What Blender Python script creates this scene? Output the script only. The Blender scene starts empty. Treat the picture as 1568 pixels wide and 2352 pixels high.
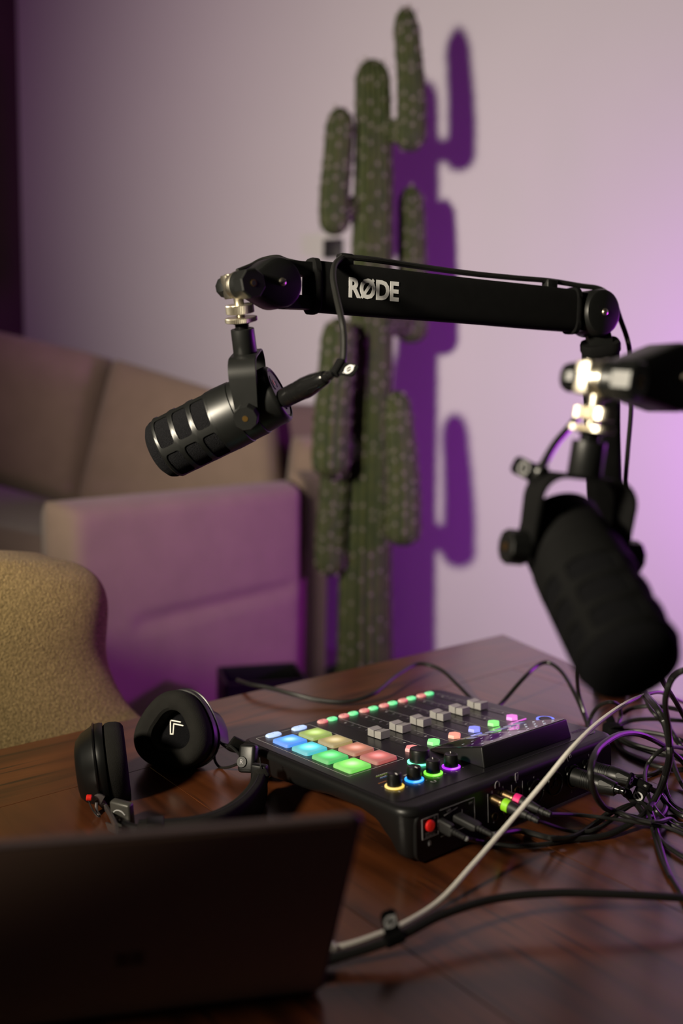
import bpy, bmesh, math, random
from mathutils import Vector as V, Matrix
random.seed(7)
S = bpy.context.scene
C = S.collection
PI = math.pi

# ------------------------------------------------------------------ camera
F, PITCH, ROLL = 2000.0, 0.111409, -0.017336      # focal length in px of a 1568x2352 frame
TZ = 0.55                                          # table top height
CZ = TZ + 0.4036                                   # camera height

def ray(px, py):
    x2 = (px - 784) / F; u2 = (1176 - py) / F
    cr, sr = math.cos(ROLL), math.sin(ROLL)
    x = x2 * cr + u2 * sr; u = -x2 * sr + u2 * cr
    cp, sp = math.cos(PITCH), math.sin(PITCH)
    return V((x, cp + u * sp, -sp + u * cp))

def U(px, py, d):
    """point of the room at distance d (along +Y) from the camera stand"""
    r = ray(px, py)
    return V((0, 0, CZ)) + r * (d / r.y)

def T(px, py, h=0.0):
    """point h above the table top"""
    r = ray(px, py)
    return V((0, 0, CZ)) + r * ((TZ + h - CZ) / r.z)

cam = bpy.data.cameras.new('camera'); co = bpy.data.objects.new('camera', cam); C.objects.link(co)
fw = ray(784, 1176).normalized(); rt = (ray(785, 1176) - ray(784, 1176)).normalized(); up = rt.cross(fw)
mw = Matrix((rt, up, -fw)).transposed().to_4x4(); mw.translation = (0, 0, CZ)
co.matrix_world = mw
cam.sensor_fit = 'VERTICAL'; cam.sensor_height = 36; cam.sensor_width = 24
cam.lens = F / 2352 * 36
cam.clip_start = 0.02
cam.dof.use_dof = True; cam.dof.focus_distance = 0.93; cam.dof.aperture_fstop = 2.1; cam.dof.aperture_blades = 9
S.camera = co

# ------------------------------------------------------------------ world, lights, exposure
S.view_settings.view_transform = 'Standard'; S.view_settings.look = 'None'
S.view_settings.gamma = 1; S.view_settings.use_curve_mapping = False
S.view_settings.exposure = 0.0
W = bpy.data.worlds.new('world'); S.world = W; W.use_nodes = True
W.node_tree.nodes['Background'].inputs[0].default_value = (0.55, 0.45, 0.5, 1)
W.node_tree.nodes['Background'].inputs[1].default_value = 0.024

def lamp(name, kind, loc, target, power, col, **k):
    l = bpy.data.lights.new(name, kind); l.energy = power; l.color = col
    for a, b in k.items(): setattr(l, a, b)
    o = bpy.data.objects.new(name, l); C.objects.link(o); o.location = loc
    o.rotation_euler = (V(target) - V(loc)).to_track_quat('-Z', 'Y').to_euler()
    return o
PURPLE = (0.62, 0.035, 1.0)
lamp('key_spot', 'SPOT', (-0.95, 0.00, 1.31), (0.90, 2.30, 1.62), 305, (1.0, 0.89, 0.70), spot_size=math.radians(101), spot_blend=1.0, shadow_soft_size=0.09)
lamp('magenta_fill', 'AREA', (-1.0, 1.9, 2.5), (-1.0, 3.8, 1.9), 2.0, (0.85, 0.12, 0.75), shape='DISK', size=0.3)  # unseen fill, added to tint the left end of the back wall
lamp('purple_lamp', 'AREA', (1.70, 1.85, 0.95), (0.1, 2.75, 0.85), 18, PURPLE, shape='DISK', size=0.16)

# ------------------------------------------------------------------ materials
def mat(name, col, rough=0.5, metal=0.0, noise=None, bump=None, emit=None, estr=0, coat=0, spec=0.5, sheen=0, trans=0):
    m = bpy.data.materials.new(name); m.use_nodes = True
    nt = m.node_tree; b = nt.nodes['Principled BSDF']; N = nt.nodes; L = nt.links
    b.inputs['Base Color'].default_value = (*col, 1); b.inputs['Roughness'].default_value = rough
    b.inputs['Metallic'].default_value = metal; b.inputs['Specular IOR Level'].default_value = spec
    if coat: b.inputs['Coat Weight'].default_value = coat; b.inputs['Coat Roughness'].default_value = 0.12
    if sheen: b.inputs['Sheen Weight'].default_value = sheen
    if trans: b.inputs['Transmission Weight'].default_value = trans
    tc = N.new('ShaderNodeTexCoord')
    if noise:                                       # (scale, amount, colour2)
        n = N.new('ShaderNodeTexNoise'); n.inputs['Scale'].default_value = noise[0]; n.inputs['Detail'].default_value = 5
        L.new(tc.outputs['Object'], n.inputs['Vector'])
        r = N.new('ShaderNodeMapRange'); r.inputs['From Min'].default_value = 0.35; r.inputs['From Max'].default_value = 0.65
        r.inputs['To Max'].default_value = noise[1]
        L.new(n.outputs['Fac'], r.inputs['Value'])
        mx = N.new('ShaderNodeMix'); mx.data_type = 'RGBA'
        mx.inputs[6].default_value = (*col, 1); mx.inputs[7].default_value = (*noise[2], 1)
        L.new(r.outputs['Result'], mx.inputs[0]); L.new(mx.outputs[2], b.inputs['Base Color'])
    if bump:                                        # (scale, strength, distance)
        n = N.new('ShaderNodeTexNoise'); n.inputs['Scale'].default_value = bump[0]; n.inputs['Detail'].default_value = 4
        L.new(tc.outputs['Object'], n.inputs['Vector'])
        bp = N.new('ShaderNodeBump'); bp.inputs['Strength'].default_value = bump[1]; bp.inputs['Distance'].default_value = bump[2]
        L.new(n.outputs['Fac'], bp.inputs['Height']); L.new(bp.outputs['Normal'], b.inputs['Normal'])
    if emit:
        b.inputs['Emission Color'].default_value = (*emit, 1); b.inputs['Emission Strength'].default_value = estr
    return m

def pad_mat(name, col, s):
    """backlit frosted rubber: an LED under the middle of the pad, dimmer towards the rim"""
    m = mat(name, (0.13, 0.13, 0.13), 0.5)
    nt = m.node_tree; N = nt.nodes; L = nt.links; b = N['Principled BSDF']
    tc = N.new('ShaderNodeTexCoord'); g = N.new('ShaderNodeVectorMath'); g.operation = 'LENGTH'
    L.new(tc.outputs['Object'], g.inputs[0])
    r = N.new('ShaderNodeMapRange'); r.interpolation_type = 'SMOOTHSTEP'
    r.inputs['From Min'].default_value = 0.001; r.inputs['From Max'].default_value = 0.016
    r.inputs['To Min'].default_value = 1.25; r.inputs['To Max'].default_value = 0.42
    L.new(g.outputs['Value'], r.inputs['Value'])
    mu = N.new('ShaderNodeMath'); mu.operation = 'MULTIPLY'; mu.inputs[1].default_value = s
    L.new(r.outputs['Result'], mu.inputs[0]); L.new(mu.outputs[0], b.inputs['Emission Strength'])
    cm = N.new('ShaderNodeMix'); cm.data_type = 'RGBA'; cm.inputs[6].default_value = (*col, 1)
    cm.inputs[7].default_value = (*[c * 0.62 + 0.38 for c in col], 1)
    r2 = N.new('ShaderNodeMapRange'); r2.interpolation_type = 'SMOOTHSTEP'; r2.inputs['From Min'].default_value = 0.0; r2.inputs['From Max'].default_value = 0.011
    r2.inputs['To Min'].default_value = 0.8; r2.inputs['To Max'].default_value = 0.0
    L.new(g.outputs['Value'], r2.inputs['Value']); L.new(r2.outputs['Result'], cm.inputs[0]); L.new(cm.outputs[2], b.inputs['Emission Color'])
    return m

def emat(name, col, s, base=(0.3, 0.3, 0.3)): return mat(name, base, 0.5, emit=col, estr=s)

M = dict(
    wall=mat('wall_paint', (0.66, 0.655, 0.68), 0.9, noise=(3.0, 0.35, (0.63, 0.625, 0.65)), bump=(180, 0.08, 0.002)),
    side=mat('dark_wall', (0.05, 0.03, 0.022), 0.8, noise=(4, 0.6, (0.04, 0.025, 0.02)), bump=(90, 0.1, 0.002)),
    floor=mat('floor_grey', (0.32, 0.27, 0.24), 0.6, noise=(5, 0.6, (0.25, 0.21, 0.19)), bump=(60, 0.1, 0.002)),
    skirt=mat('skirting', (0.5, 0.46, 0.45), 0.6, noise=(6, 0.3, (0.46, 0.42, 0.41))),
    body=mat('black_plastic', (0.006, 0.006, 0.006), 0.40, bump=(1600, 0.12, 0.0004), noise=(30, 0.5, (0.008, 0.008, 0.008)), spec=0.35),
    plate=mat('black_plate', (0.007, 0.0065, 0.008), 0.30, noise=(40, 0.5, (0.009, 0.0085, 0.010)), bump=(2000, 0.05, 0.0002)),
    gloss=mat('gloss_black', (0.004, 0.004, 0.004), 0.2, noise=(30, 0.5, (0.006, 0.006, 0.006)), spec=0.4),
    satin=mat('satin_black', (0.004, 0.0043, 0.004), 0.40, noise=(40, 0.5, (0.006, 0.0063, 0.006)), spec=0.38),
    rubber=mat('rubber_black', (0.008, 0.008, 0.008), 0.55, noise=(60, 0.5, (0.011, 0.011, 0.011))),
    cable=mat('cable_black', (0.010, 0.010, 0.009), 0.38, noise=(60, 0.5, (0.013, 0.013, 0.012))),
    cloth=mat('neoprene', (0.0035, 0.0035, 0.0035), 0.9, bump=(1500, 0.3, 0.0005), noise=(80, 0.5, (0.005, 0.005, 0.005)), spec=0.08),
    foam=mat('foam', (0.005, 0.005, 0.006), 1.0, bump=(1400, 1.0, 0.003), noise=(1800, 0.6, (0.018, 0.018, 0.02)), spec=0.05),
    foam2=mat('ear_foam', (0.012, 0.0115, 0.0105), 1.0, bump=(900, 0.4, 0.001), noise=(70, 0.5, (0.016, 0.0155, 0.014)), spec=0.1),
    silver=mat('nickel', (0.62, 0.57, 0.46), 0.33, 1.0, noise=(90, 0.5, (0.55, 0.50, 0.40))),
    brass=mat('brass', (0.70, 0.42, 0.12), 0.3, 1.0, noise=(90, 0.5, (0.6, 0.35, 0.1))),
    cap=mat('fader_silver', (0.42, 0.41, 0.40), 0.45, 0.4, noise=(200, 0.5, (0.36, 0.35, 0.34))),
    print=mat('white_print', (0.50, 0.50, 0.50), 0.6, noise=(90, 0.3, (0.45, 0.45, 0.45))),
    dim=mat('grey_print', (0.34, 0.33, 0.35), 0.6, noise=(90, 0.3, (0.30, 0.29, 0.31))),
    logo=mat('logo_print', (0.70, 0.68, 0.68), 0.7, noise=(90, 0.3, (0.55, 0.53, 0.53))),
    orange=mat('orange_print', (0.55, 0.20, 0.05), 0.6, noise=(90, 0.3, (0.45, 0.17, 0.05))),
    gprint=mat('green_print', (0.30, 0.50, 0.05), 0.6, noise=(90, 0.3, (0.25, 0.42, 0.05))),
    bprint=mat('blue_print', (0.03, 0.22, 0.60), 0.6, noise=(90, 0.3, (0.03, 0.18, 0.5))),
    hole=mat('socket_dark', (0.004, 0.004, 0.004), 0.6, noise=(90, 0.3, (0.006, 0.006, 0.006))),
    red=mat('red_plastic', (0.55, 0.01, 0.01), 0.4, noise=(90, 0.3, (0.4, 0.01, 0.01)), emit=(1, 0.02, 0.01), estr=0.12),
    redcap=mat('red_cap', (0.75, 0.02, 0.01), 0.4, noise=(90, 0.3, (0.6, 0.02, 0.01))),
    greenring=mat('green_ring', (0.30, 0.75, 0.02), 0.5, noise=(90, 0.3, (0.26, 0.65, 0.02))),
    pinkring=mat('pink_ring', (0.85, 0.02, 0.22), 0.5, noise=(90, 0.3, (0.7, 0.02, 0.18))),
    white=mat('white_cable', (0.66, 0.63, 0.58), 0.5, noise=(60, 0.3, (0.6, 0.57, 0.52))),
    lid=mat('laptop_lid', (0.34, 0.22, 0.16), 0.6, 0.0, noise=(20, 0.5, (0.36, 0.235, 0.17)), spec=0.2),
    lidedge=mat('laptop_edge', (0.16, 0.14, 0.14), 0.35, 0.7, noise=(20, 0.5, (0.15, 0.13, 0.13))),
    lidlogo=mat('lid_logo', (0.10, 0.05, 0.045), 0.4, 0.0, noise=(20, 0.5, (0.11, 0.055, 0.05)), spec=0.3),
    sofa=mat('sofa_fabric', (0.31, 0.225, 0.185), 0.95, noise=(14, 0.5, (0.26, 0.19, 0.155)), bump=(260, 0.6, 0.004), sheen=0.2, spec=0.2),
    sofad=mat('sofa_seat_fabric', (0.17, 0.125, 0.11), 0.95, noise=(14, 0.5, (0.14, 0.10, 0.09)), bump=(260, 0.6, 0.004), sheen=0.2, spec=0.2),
    boucle=mat('boucle', (0.29, 0.205, 0.092), 1.0, noise=(420, 0.9, (0.11, 0.077, 0.032)), bump=(380, 1.0, 0.005), sheen=0.1, spec=0.1),
    wleg=mat('dark_leg', (0.05, 0.03, 0.02), 0.5, noise=(20, 0.5, (0.07, 0.04, 0.03))),
    pot=mat('pot_black', (0.02, 0.02, 0.022), 0.6, noise=(20, 0.5, (0.03, 0.03, 0.033))),
    spine=mat('spine', (0.24, 0.21, 0.19), 0.9, noise=(90, 0.4, (0.19, 0.17, 0.15))),
    gunmetal=mat('gunmetal', (0.07, 0.068, 0.06), 0.42, 0.3, noise=(60, 0.4, (0.06, 0.058, 0.052))),
    rim=mat('lid_rim', (0.10, 0.072, 0.078), 0.55, noise=(20, 0.4, (0.09, 0.065, 0.07))),
    boxm=mat('box_black', (0.012, 0.012, 0.014), 0.5, noise=(20, 0.5, (0.018, 0.018, 0.02))),
    card=mat('brown_card', (0.20, 0.10, 0.06), 0.8, noise=(20, 0.5, (0.16, 0.08, 0.05))),
    gold=mat('copper_port', (0.65, 0.32, 0.16), 0.5, 0.3, noise=(90, 0.3, (0.6, 0.28, 0.14))),
)

def wood(name, seed):
    m = bpy.data.materials.new(name); m.use_nodes = True
    nt = m.node_tree; N = nt.nodes; L = nt.links; b = N['Principled BSDF']
    tc = N.new('ShaderNodeTexCoord'); mp = N.new('ShaderNodeMapping')
    mp.inputs['Location'].default_value = (seed * 3.1, seed * 1.7, 0); mp.inputs['Scale'].default_value = (14, 1.6, 5)
    L.new(tc.outputs['Object'], mp.inputs['Vector'])
    n1 = N.new('ShaderNodeTexNoise'); n1.inputs['Scale'].default_value = 2.2; n1.inputs['Detail'].default_value = 9; n1.inputs['Distortion'].default_value = 0.9
    L.new(mp.outputs[0], n1.inputs['Vector'])
    n2 = N.new('ShaderNodeTexNoise'); n2.inputs['Scale'].default_value = 6; n2.inputs['Detail'].default_value = 3
    L.new(tc.outputs['Object'], n2.inputs['Vector'])
    r = N.new('ShaderNodeValToRGB'); e = r.color_ramp.elements
    e[0].position = 0.30; e[0].color = (0.042, 0.013, 0.005, 1); e[1].position = 0.75; e[1].color = (0.155, 0.046, 0.0135, 1)
    x = e.new(0.5); x.color = (0.112, 0.032, 0.0095, 1)
    L.new(n1.outputs['Fac'], r.inputs[0])
    mx = N.new('ShaderNodeMix'); mx.data_type = 'RGBA'; mx.blend_type = 'MULTIPLY'; mx.inputs[0].default_value = 0.7
    r2 = N.new('ShaderNodeValToRGB'); r2.color_ramp.elements[0].position = 0.35; r2.color_ramp.elements[0].color = (0.45, 0.42, 0.42, 1); r2.color_ramp.elements[1].position = 0.62
    L.new(n2.outputs['Fac'], r2.inputs[0]); L.new(r.outputs[0], mx.inputs[6]); L.new(r2.outputs[0], mx.inputs[7])
    # dark streaks of open grain
    mp3 = N.new('ShaderNodeMapping'); mp3.inputs['Scale'].default_value = (160, 7, 5); mp3.inputs['Location'].default_value = (seed, seed * 2, 0)
    L.new(tc.outputs['Object'], mp3.inputs['Vector'])
    n3 = N.new('ShaderNodeTexNoise'); n3.inputs['Scale'].default_value = 1.0; n3.inputs['Detail'].default_value = 2
    L.new(mp3.outputs[0], n3.inputs['Vector'])
    r3 = N.new('ShaderNodeMapRange'); r3.inputs['From Min'].default_value = 0.56; r3.inputs['From Max'].default_value = 0.66; r3.inputs['To Max'].default_value = 0.9
    L.new(n3.outputs['Fac'], r3.inputs['Value'])
    gm = N.new('ShaderNodeMath'); gm.operation = 'MULTIPLY'
    r4 = N.new('ShaderNodeMapRange'); r4.inputs['From Min'].default_value = 0.42; r4.inputs['From Max'].default_value = 0.6
    L.new(n2.outputs['Fac'], r4.inputs['Value']); L.new(r3.outputs[0], gm.inputs[0]); L.new(r4.outputs[0], gm.inputs[1])
    m2 = N.new('ShaderNodeMix'); m2.data_type = 'RGBA'; m2.inputs[7].default_value = (0.018, 0.008, 0.005, 1)
    L.new(gm.outputs[0], m2.inputs[0]); L.new(mx.outputs[2], m2.inputs[6]); L.new(m2.outputs[2], b.inputs['Base Color'])
    ro = N.new('ShaderNodeMapRange'); ro.inputs['To Min'].default_value = 0.24; ro.inputs['To Max'].default_value = 0.36
    L.new(n2.outputs['Fac'], ro.inputs['Value']); L.new(ro.outputs[0], b.inputs['Roughness'])
    bp = N.new('ShaderNodeBump'); bp.inputs['Strength'].default_value = 0.25; bp.inputs['Distance'].default_value = 0.0015
    L.new(n1.outputs['Fac'], bp.inputs['Height']); L.new(bp.outputs[0], b.inputs['Normal'])
    b.inputs['Coat Weight'].default_value = 0.6; b.inputs['Coat Roughness'].default_value = 0.2; b.inputs['Coat IOR'].default_value = 1.55
    return m

def cactus_mat():
    m = mat('cactus_green', (0.085, 0.125, 0.035), 0.75, bump=(120, 0.5, 0.003))
    nt = m.node_tree; N = nt.nodes; L = nt.links; b = N['Principled BSDF']
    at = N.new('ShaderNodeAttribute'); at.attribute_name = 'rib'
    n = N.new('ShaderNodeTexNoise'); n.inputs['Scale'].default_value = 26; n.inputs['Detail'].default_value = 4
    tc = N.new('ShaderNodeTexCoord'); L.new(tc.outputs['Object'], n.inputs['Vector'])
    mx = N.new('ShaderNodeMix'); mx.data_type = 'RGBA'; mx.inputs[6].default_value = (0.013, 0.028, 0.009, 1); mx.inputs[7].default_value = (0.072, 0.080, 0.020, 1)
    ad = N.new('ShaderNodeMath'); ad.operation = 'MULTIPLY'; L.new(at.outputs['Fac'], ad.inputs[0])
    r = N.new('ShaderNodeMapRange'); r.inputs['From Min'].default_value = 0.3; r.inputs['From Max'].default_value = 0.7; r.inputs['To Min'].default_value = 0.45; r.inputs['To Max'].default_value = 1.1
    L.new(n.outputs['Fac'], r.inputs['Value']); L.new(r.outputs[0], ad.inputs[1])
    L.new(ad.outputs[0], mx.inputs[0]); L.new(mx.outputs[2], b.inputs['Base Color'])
    return m
M['cactus'] = cactus_mat()

# ------------------------------------------------------------------ helpers
def frame(o, x=None, y=None, z=None):
    """orthonormal frame at o; the first two axes given (in order z,x / x,y ...) are kept"""
    if z is not None and x is not None:
        z = V(z).normalized(); x = V(x); x = (x - z * x.dot(z)).normalized(); y = z.cross(x)
    elif x is not None and y is not None:
        x = V(x).normalized(); y = V(y); y = (y - x * x.dot(y)).normalized(); z = x.cross(y)
    elif y is not None and z is not None:
        y = V(y).normalized(); z = V(z); z = (z - y * y.dot(z)).normalized(); x = y.cross(z)
    elif z is not None:
        z = V(z).normalized(); x = V((1, 0, 0)) if abs(z.x) < .8 else V((0, 1, 0)); x = (x - z * x.dot(z)).normalized(); y = z.cross(x)
    m = Matrix((x, y, z)).transposed().to_4x4(); m.translation = V(o); return m

def tag(o, label=None, cat=None, group=None, kind=None):
    if label: o['label'] = label
    if cat: o['category'] = cat
    if group: o['group'] = group
    if kind: o['kind'] = kind
    return o

def thing(name, mx, label, cat, group=None):
    o = bpy.data.objects.new(name, None); o.empty_display_size = 0.05; C.objects.link(o)
    o.matrix_basis = mx if isinstance(mx, Matrix) else Matrix.Translation(mx)
    return tag(o, label, cat, group)

def wm(o):
    return (wm(o.parent) @ o.matrix_basis) if o.parent else o.matrix_basis.copy()

def obj(name, bm, m, parent=None, world=False, smooth=True, origin=None, label=None, kind=None, ang=35):
    """link bm as ONE mesh object. world=True: vertices are world coordinates"""
    bm.normal_update()
    if parent is not None and world:
        bmesh.ops.transform(bm, matrix=wm(parent).inverted(), verts=bm.verts)
    o_loc = V((0, 0, 0))
    if origin is not None:
        o_loc = V(origin)
        bmesh.ops.translate(bm, vec=-o_loc, verts=bm.verts)
    me = bpy.data.meshes.new(name); bm.to_mesh(me); bm.free()
    me.materials.append(m)
    if smooth:
        me.shade_smooth(); me.set_sharp_from_angle(angle=math.radians(ang))
    o = bpy.data.objects.new(name, me); C.objects.link(o)
    o.location = o_loc
    if parent is not None:
        o.parent = parent
    o.matrix_basis = Matrix.Translation(o_loc)
    tag(o, label, kind=kind)
    return o

def nb(): return bmesh.new()
def fix(bm): bmesh.ops.recalc_face_normals(bm, faces=bm.faces)

def box(bm, mx, sx, sy, sz, bev=0, seg=2):
    t = bmesh.new(); bmesh.ops.create_cube(t, size=1)
    bmesh.ops.scale(t, vec=(sx, sy, sz), verts=t.verts)
    if bev: bmesh.ops.bevel(t, geom=t.edges[:], offset=bev, segments=seg, profile=0.5, affect='EDGES')
    merge(bm, t, mx)

def merge(bm, t, mx=None):
    if mx is not None: bmesh.ops.transform(t, matrix=mx, verts=t.verts)
    me = bpy.data.meshes.new('tmp'); t.to_mesh(me); t.free(); bm.from_mesh(me); bpy.data.meshes.remove(me)

def rev(bm, mx, prof, n=32, ribs=0, amp=0):
    """revolve profile [(z, r)] about local z"""
    t = bmesh.new(); rings = []
    for z, r in prof:
        if r < 1e-6: rings.append([t.verts.new((0, 0, z))]); continue
        rings.append([t.verts.new((r * math.cos(2 * PI * k / n), r * math.sin(2 * PI * k / n), z)) for k in range(n)])
    for a, b in zip(rings, rings[1:]):
        if len(a) == 1 and len(b) == 1: continue
        for k in range(n):
            j = (k + 1) % n
            if len(a) == 1: t.faces.new((a[0], b[j], b[k]))
            elif len(b) == 1: t.faces.new((a[k], a[j], b[0]))
            else: t.faces.new((a[k], a[j], b[j], b[k]))
    if len(rings[0]) > 1: t.faces.new(rings[0][::-1])
    if len(rings[-1]) > 1: t.faces.new(rings[-1])
    fix(t); merge(bm, t, mx)

def cyl(bm, mx, r, h, n=32, bev=0.0):
    """cylinder from local z=0 to h"""
    if bev: rev(bm, mx, [(0, r - bev), (bev, r), (h - bev, r), (h, r - bev)], n)
    else: rev(bm, mx, [(0, r), (h, r)], n)

def spline(pts, per=8):
    p = [V(q) for q in pts]; p = [2 * p[0] - p[1]] + p + [2 * p[-1] - p[-2]]; out = []
    for i in range(1, len(p) - 2):
        for k in range(per):
            t = k / per; a, b, c, d = p[i - 1:i + 3]
            out.append(0.5 * ((2 * b) + (c - a) * t + (2 * a - 5 * b + 4 * c - d) * t * t + (3 * b - a - 3 * c + d) * t ** 3))
    out.append(p[-2]); return out

def tube(bm, pts, r, n=10, up=None, ax=None):
    """sweep a round (or superelliptic ax=(half_up, half_side, power)) section along pts; r may be a function of 0..1"""
    rings = []; N = len(pts); prev = None
    for i, p in enumerate(pts):
        t = (pts[min(i + 1, N - 1)] - pts[max(i - 1, 0)]).normalized()
        if up is not None: u = V(up)
        elif prev is None: u = V((0, 0, 1)) if abs(t.z) < .9 else V((0, 1, 0))
        else: u = prev
        u = (u - t * u.dot(t)).normalized(); prev = u; w = t.cross(u)
        rr = r(i / (N - 1)) if callable(r) else r
        ring = []
        for k in range(n):
            a = 2 * PI * k / n; cu, cs = math.cos(a), math.sin(a)
            if ax:
                e = 2 / ax[2]; cu = math.copysign(abs(cu) ** e, cu) * ax[0]; cs = math.copysign(abs(cs) ** e, cs) * ax[1]
                ring.append(bm.verts.new(p + (u * cu + w * cs) * rr))
            else: ring.append(bm.verts.new(p + (u * cu + w * cs) * rr))
        rings.append(ring)
    for a, b in zip(rings, rings[1:]):
        for k in range(n): bm.faces.new((a[k], a[(k + 1) % n], b[(k + 1) % n], b[k]))
    bm.faces.new(rings[0][::-1]); bm.faces.new(rings[-1]); fix(bm)

def rrect(x0, x1, y0, y1, r, n=6):
    out = []
    for cx, cy, a0 in ((x1 - r, y1 - r, 0), (x0 + r, y1 - r, 90), (x0 + r, y0 + r, 180), (x1 - r, y0 + r, 270)):
        for k in range(n + 1):
            a = math.radians(a0 + 90 * k / n); out.append((cx + r * math.cos(a), cy + r * math.sin(a)))
    return out

def inset(poly, d):
    """offset a counter-clockwise convex outline inwards"""
    n = len(poly); out = []
    for i in range(n):
        a, b, c = V(poly[i - 1]), V(poly[i]), V(poly[(i + 1) % n])
        e1 = (b - a); e2 = (c - b)
        if e1.length < 1e-9: e1 = e2
        if e2.length < 1e-9: e2 = e1
        e1.normalize(); e2.normalize()
        n1 = V((-e1.y, e1.x)); n2 = V((-e2.y, e2.x)); m = n1 + n2
        m = m / max(m.dot(n1), 0.3)
        out.append((b.x + m.x * d, b.y + m.y * d))
    return out

def stack(bm, mx, rings):
    """rings: list of (outline, z or [z per point]); capped loft"""
    t = bmesh.new(); R = []
    for o, z in rings:
        zs = z if isinstance(z, (list, tuple)) else [z] * len(o)
        R.append([t.verts.new((p[0], p[1], q)) for p, q in zip(o, zs)])
    n = len(R[0])
    for a, b in zip(R, R[1:]):
        for k in range(n): t.faces.new((a[k], a[(k + 1) % n], b[(k + 1) % n], b[k]))
    t.faces.new(R[0][::-1]); t.faces.new(R[-1]); fix(t); merge(bm, t, mx)

def prism(bm, mx, outline, z0, z1, ch=0.0):
    if ch:
        i = inset(outline, ch)
        stack(bm, mx, [(i, z0), (outline, z0 + ch), (outline, z1 - ch), (i, z1)])
    else: stack(bm, mx, [(outline, z0), (outline, z1)])

def hull2(c0, r0, c1, r1, n=16):
    """outline round two circles"""
    d = V(c1) - V(c0); L = d.length; a = math.atan2(d.y, d.x); b = math.acos(max(-1, min(1, (r0 - r1) / L)))
    out = []
    for k in range(n + 1):
        t = a + b + (2 * PI - 2 * b) * k / n; out.append((c0[0] + r0 * math.cos(t), c0[1] + r0 * math.sin(t)))
    for k in range(n + 1):
        t = a - b + 2 * b * k / n; out.append((c1[0] + r1 * math.cos(t), c1[1] + r1 * math.sin(t)))
    return out

def text(name, s, mx, size, m, parent, depth=0.0002, bold=0.0, spacing=1.0, world=False, shear=0, sx=1.0):
    cu = bpy.data.curves.new('t', 'FONT'); cu.body = s; cu.size = size; cu.extrude = depth / 2; cu.offset = bold
    cu.space_character = spacing; cu.shear = shear; cu.resolution_u = 3; cu.align_x = 'CENTER'; cu.align_y = 'CENTER'
    to = bpy.data.objects.new('t', cu); C.objects.link(to)
    dg = bpy.context.evaluated_depsgraph_get(); me = bpy.data.meshes.new_from_object(to.evaluated_get(dg))
    bpy.data.objects.remove(to); bpy.data.curves.remove(cu)
    bm = nb(); bm.from_mesh(me); bpy.data.meshes.remove(me)
    bmesh.ops.scale(bm, vec=(sx, 1, 1), verts=bm.verts)
    bmesh.ops.transform(bm, matrix=mx, verts=bm.verts)
    return obj(name, bm, m, parent, world=world, smooth=False)

def cushion(bm, P00, P10, P11, P01, thick, bulge, nu=26, nv=18, crease=(), back=None, rnd=0.06):
    """upholstered slab; front face on the quad P00(bottom left) P10 P11 P01(top left) seen from the front"""
    P00, P10, P11, P01 = map(V, (P00, P10, P11, P01))
    n = (P10 - P00).cross(P01 - P00).normalized()
    G = []
    for side in (0, 1):
        g = []
        for j in range(nv + 1):
            row = []
            for i in range(nu + 1):
                u, v = i / nu, j / nv
                p = P00.lerp(P10, u).lerp(P01.lerp(P11, u), v)
                eu, ev = min(u, 1 - u) / rnd, min(v, 1 - v) / rnd
                f = (1 - max(0, 1 - eu) ** 2) * (1 - max(0, 1 - ev) ** 2); f = math.sqrt(max(0, f))
                q = bulge * (math.sin(PI * u) * math.sin(PI * v)) ** .5 if 0 < u < 1 and 0 < v < 1 else 0
                dep = 0
                for (u0, v0, u1, v1, d, w) in crease:
                    ax_, ay = u1 - u0, v1 - v0; t = max(0, min(1, ((u - u0) * ax_ + (v - v0) * ay) / (ax_ * ax_ + ay * ay)))
                    dist = math.hypot(u - u0 - t * ax_, v - v0 - t * ay)
                    dep = max(dep, d * math.exp(-(dist / w) ** 2) * (math.sin(PI * min(1, max(0, t))) ** .35 if d else 0))
                if side == 0: p = p + n * ((f - 1) * thick * .45 + q * f - dep)
                else: p = p - n * (thick * .55 + f * thick * .45)
                row.append(bm.verts.new(p))
            g.append(row)
        G.append(g)
    for s, g in enumerate(G):
        for j in range(nv):
            for i in range(nu):
                q = (g[j][i], g[j][i + 1], g[j + 1][i + 1], g[j + 1][i]); bm.faces.new(q if s == 0 else q[::-1])
    a, b = G
    per = [(0, i) for i in range(nu)] + [(j, nu) for j in range(nv)] + [(nv, i) for i in range(nu, 0, -1)] + [(j, 0) for j in range(nv, 0, -1)]
    for k in range(len(per)):
        (j0, i0), (j1, i1) = per[k], per[(k + 1) % len(per)]
        bm.faces.new((a[j0][i0], b[j0][i0], b[j1][i1], a[j1][i1]))
    fix(bm)

# ------------------------------------------------------------------ the room
def wy(x): return 3.0 - (x - 0.4) * 0.4663          # the back wall runs away to the left
xl = -1.388
wl = V((xl, wy(xl), 0))
def wall_quad(a, b, h, th, name, m):
    d = (V(b) - V(a)); L = d.length; d.normalize(); n = V((-d.y, d.x, 0))
    fr = frame(V(a), x=d, y=n); bm = nb()
    box(bm, fr @ Matrix.Translation((L / 2, th / 2, h / 2)), L, th, h)
    tag(obj(name, bm, m, smooth=False), kind='structure')
wr = V((3.2, wy(3.2), 0))
wall_quad(wl, wr, 2.9, 0.1, 'wall_back', M['wall'])
cd = V((-0.906, 0.423, 0)); cn = V((-0.423, -0.906, 0))   # along / out of the back wall
lw = wl + cn * 2.4
wall_quad(lw, wl + V((0, .0, 0)), 2.9, 0.1, 'wall_left', M['side'])
bm = nb(); box(bm, Matrix.Translation((0.5, 1.6, -0.05)), 9, 8, 0.1); tag(obj('floor', bm, M['floor'], smooth=False), kind='structure')
bm = nb(); L = (wr - wl).length
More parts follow.
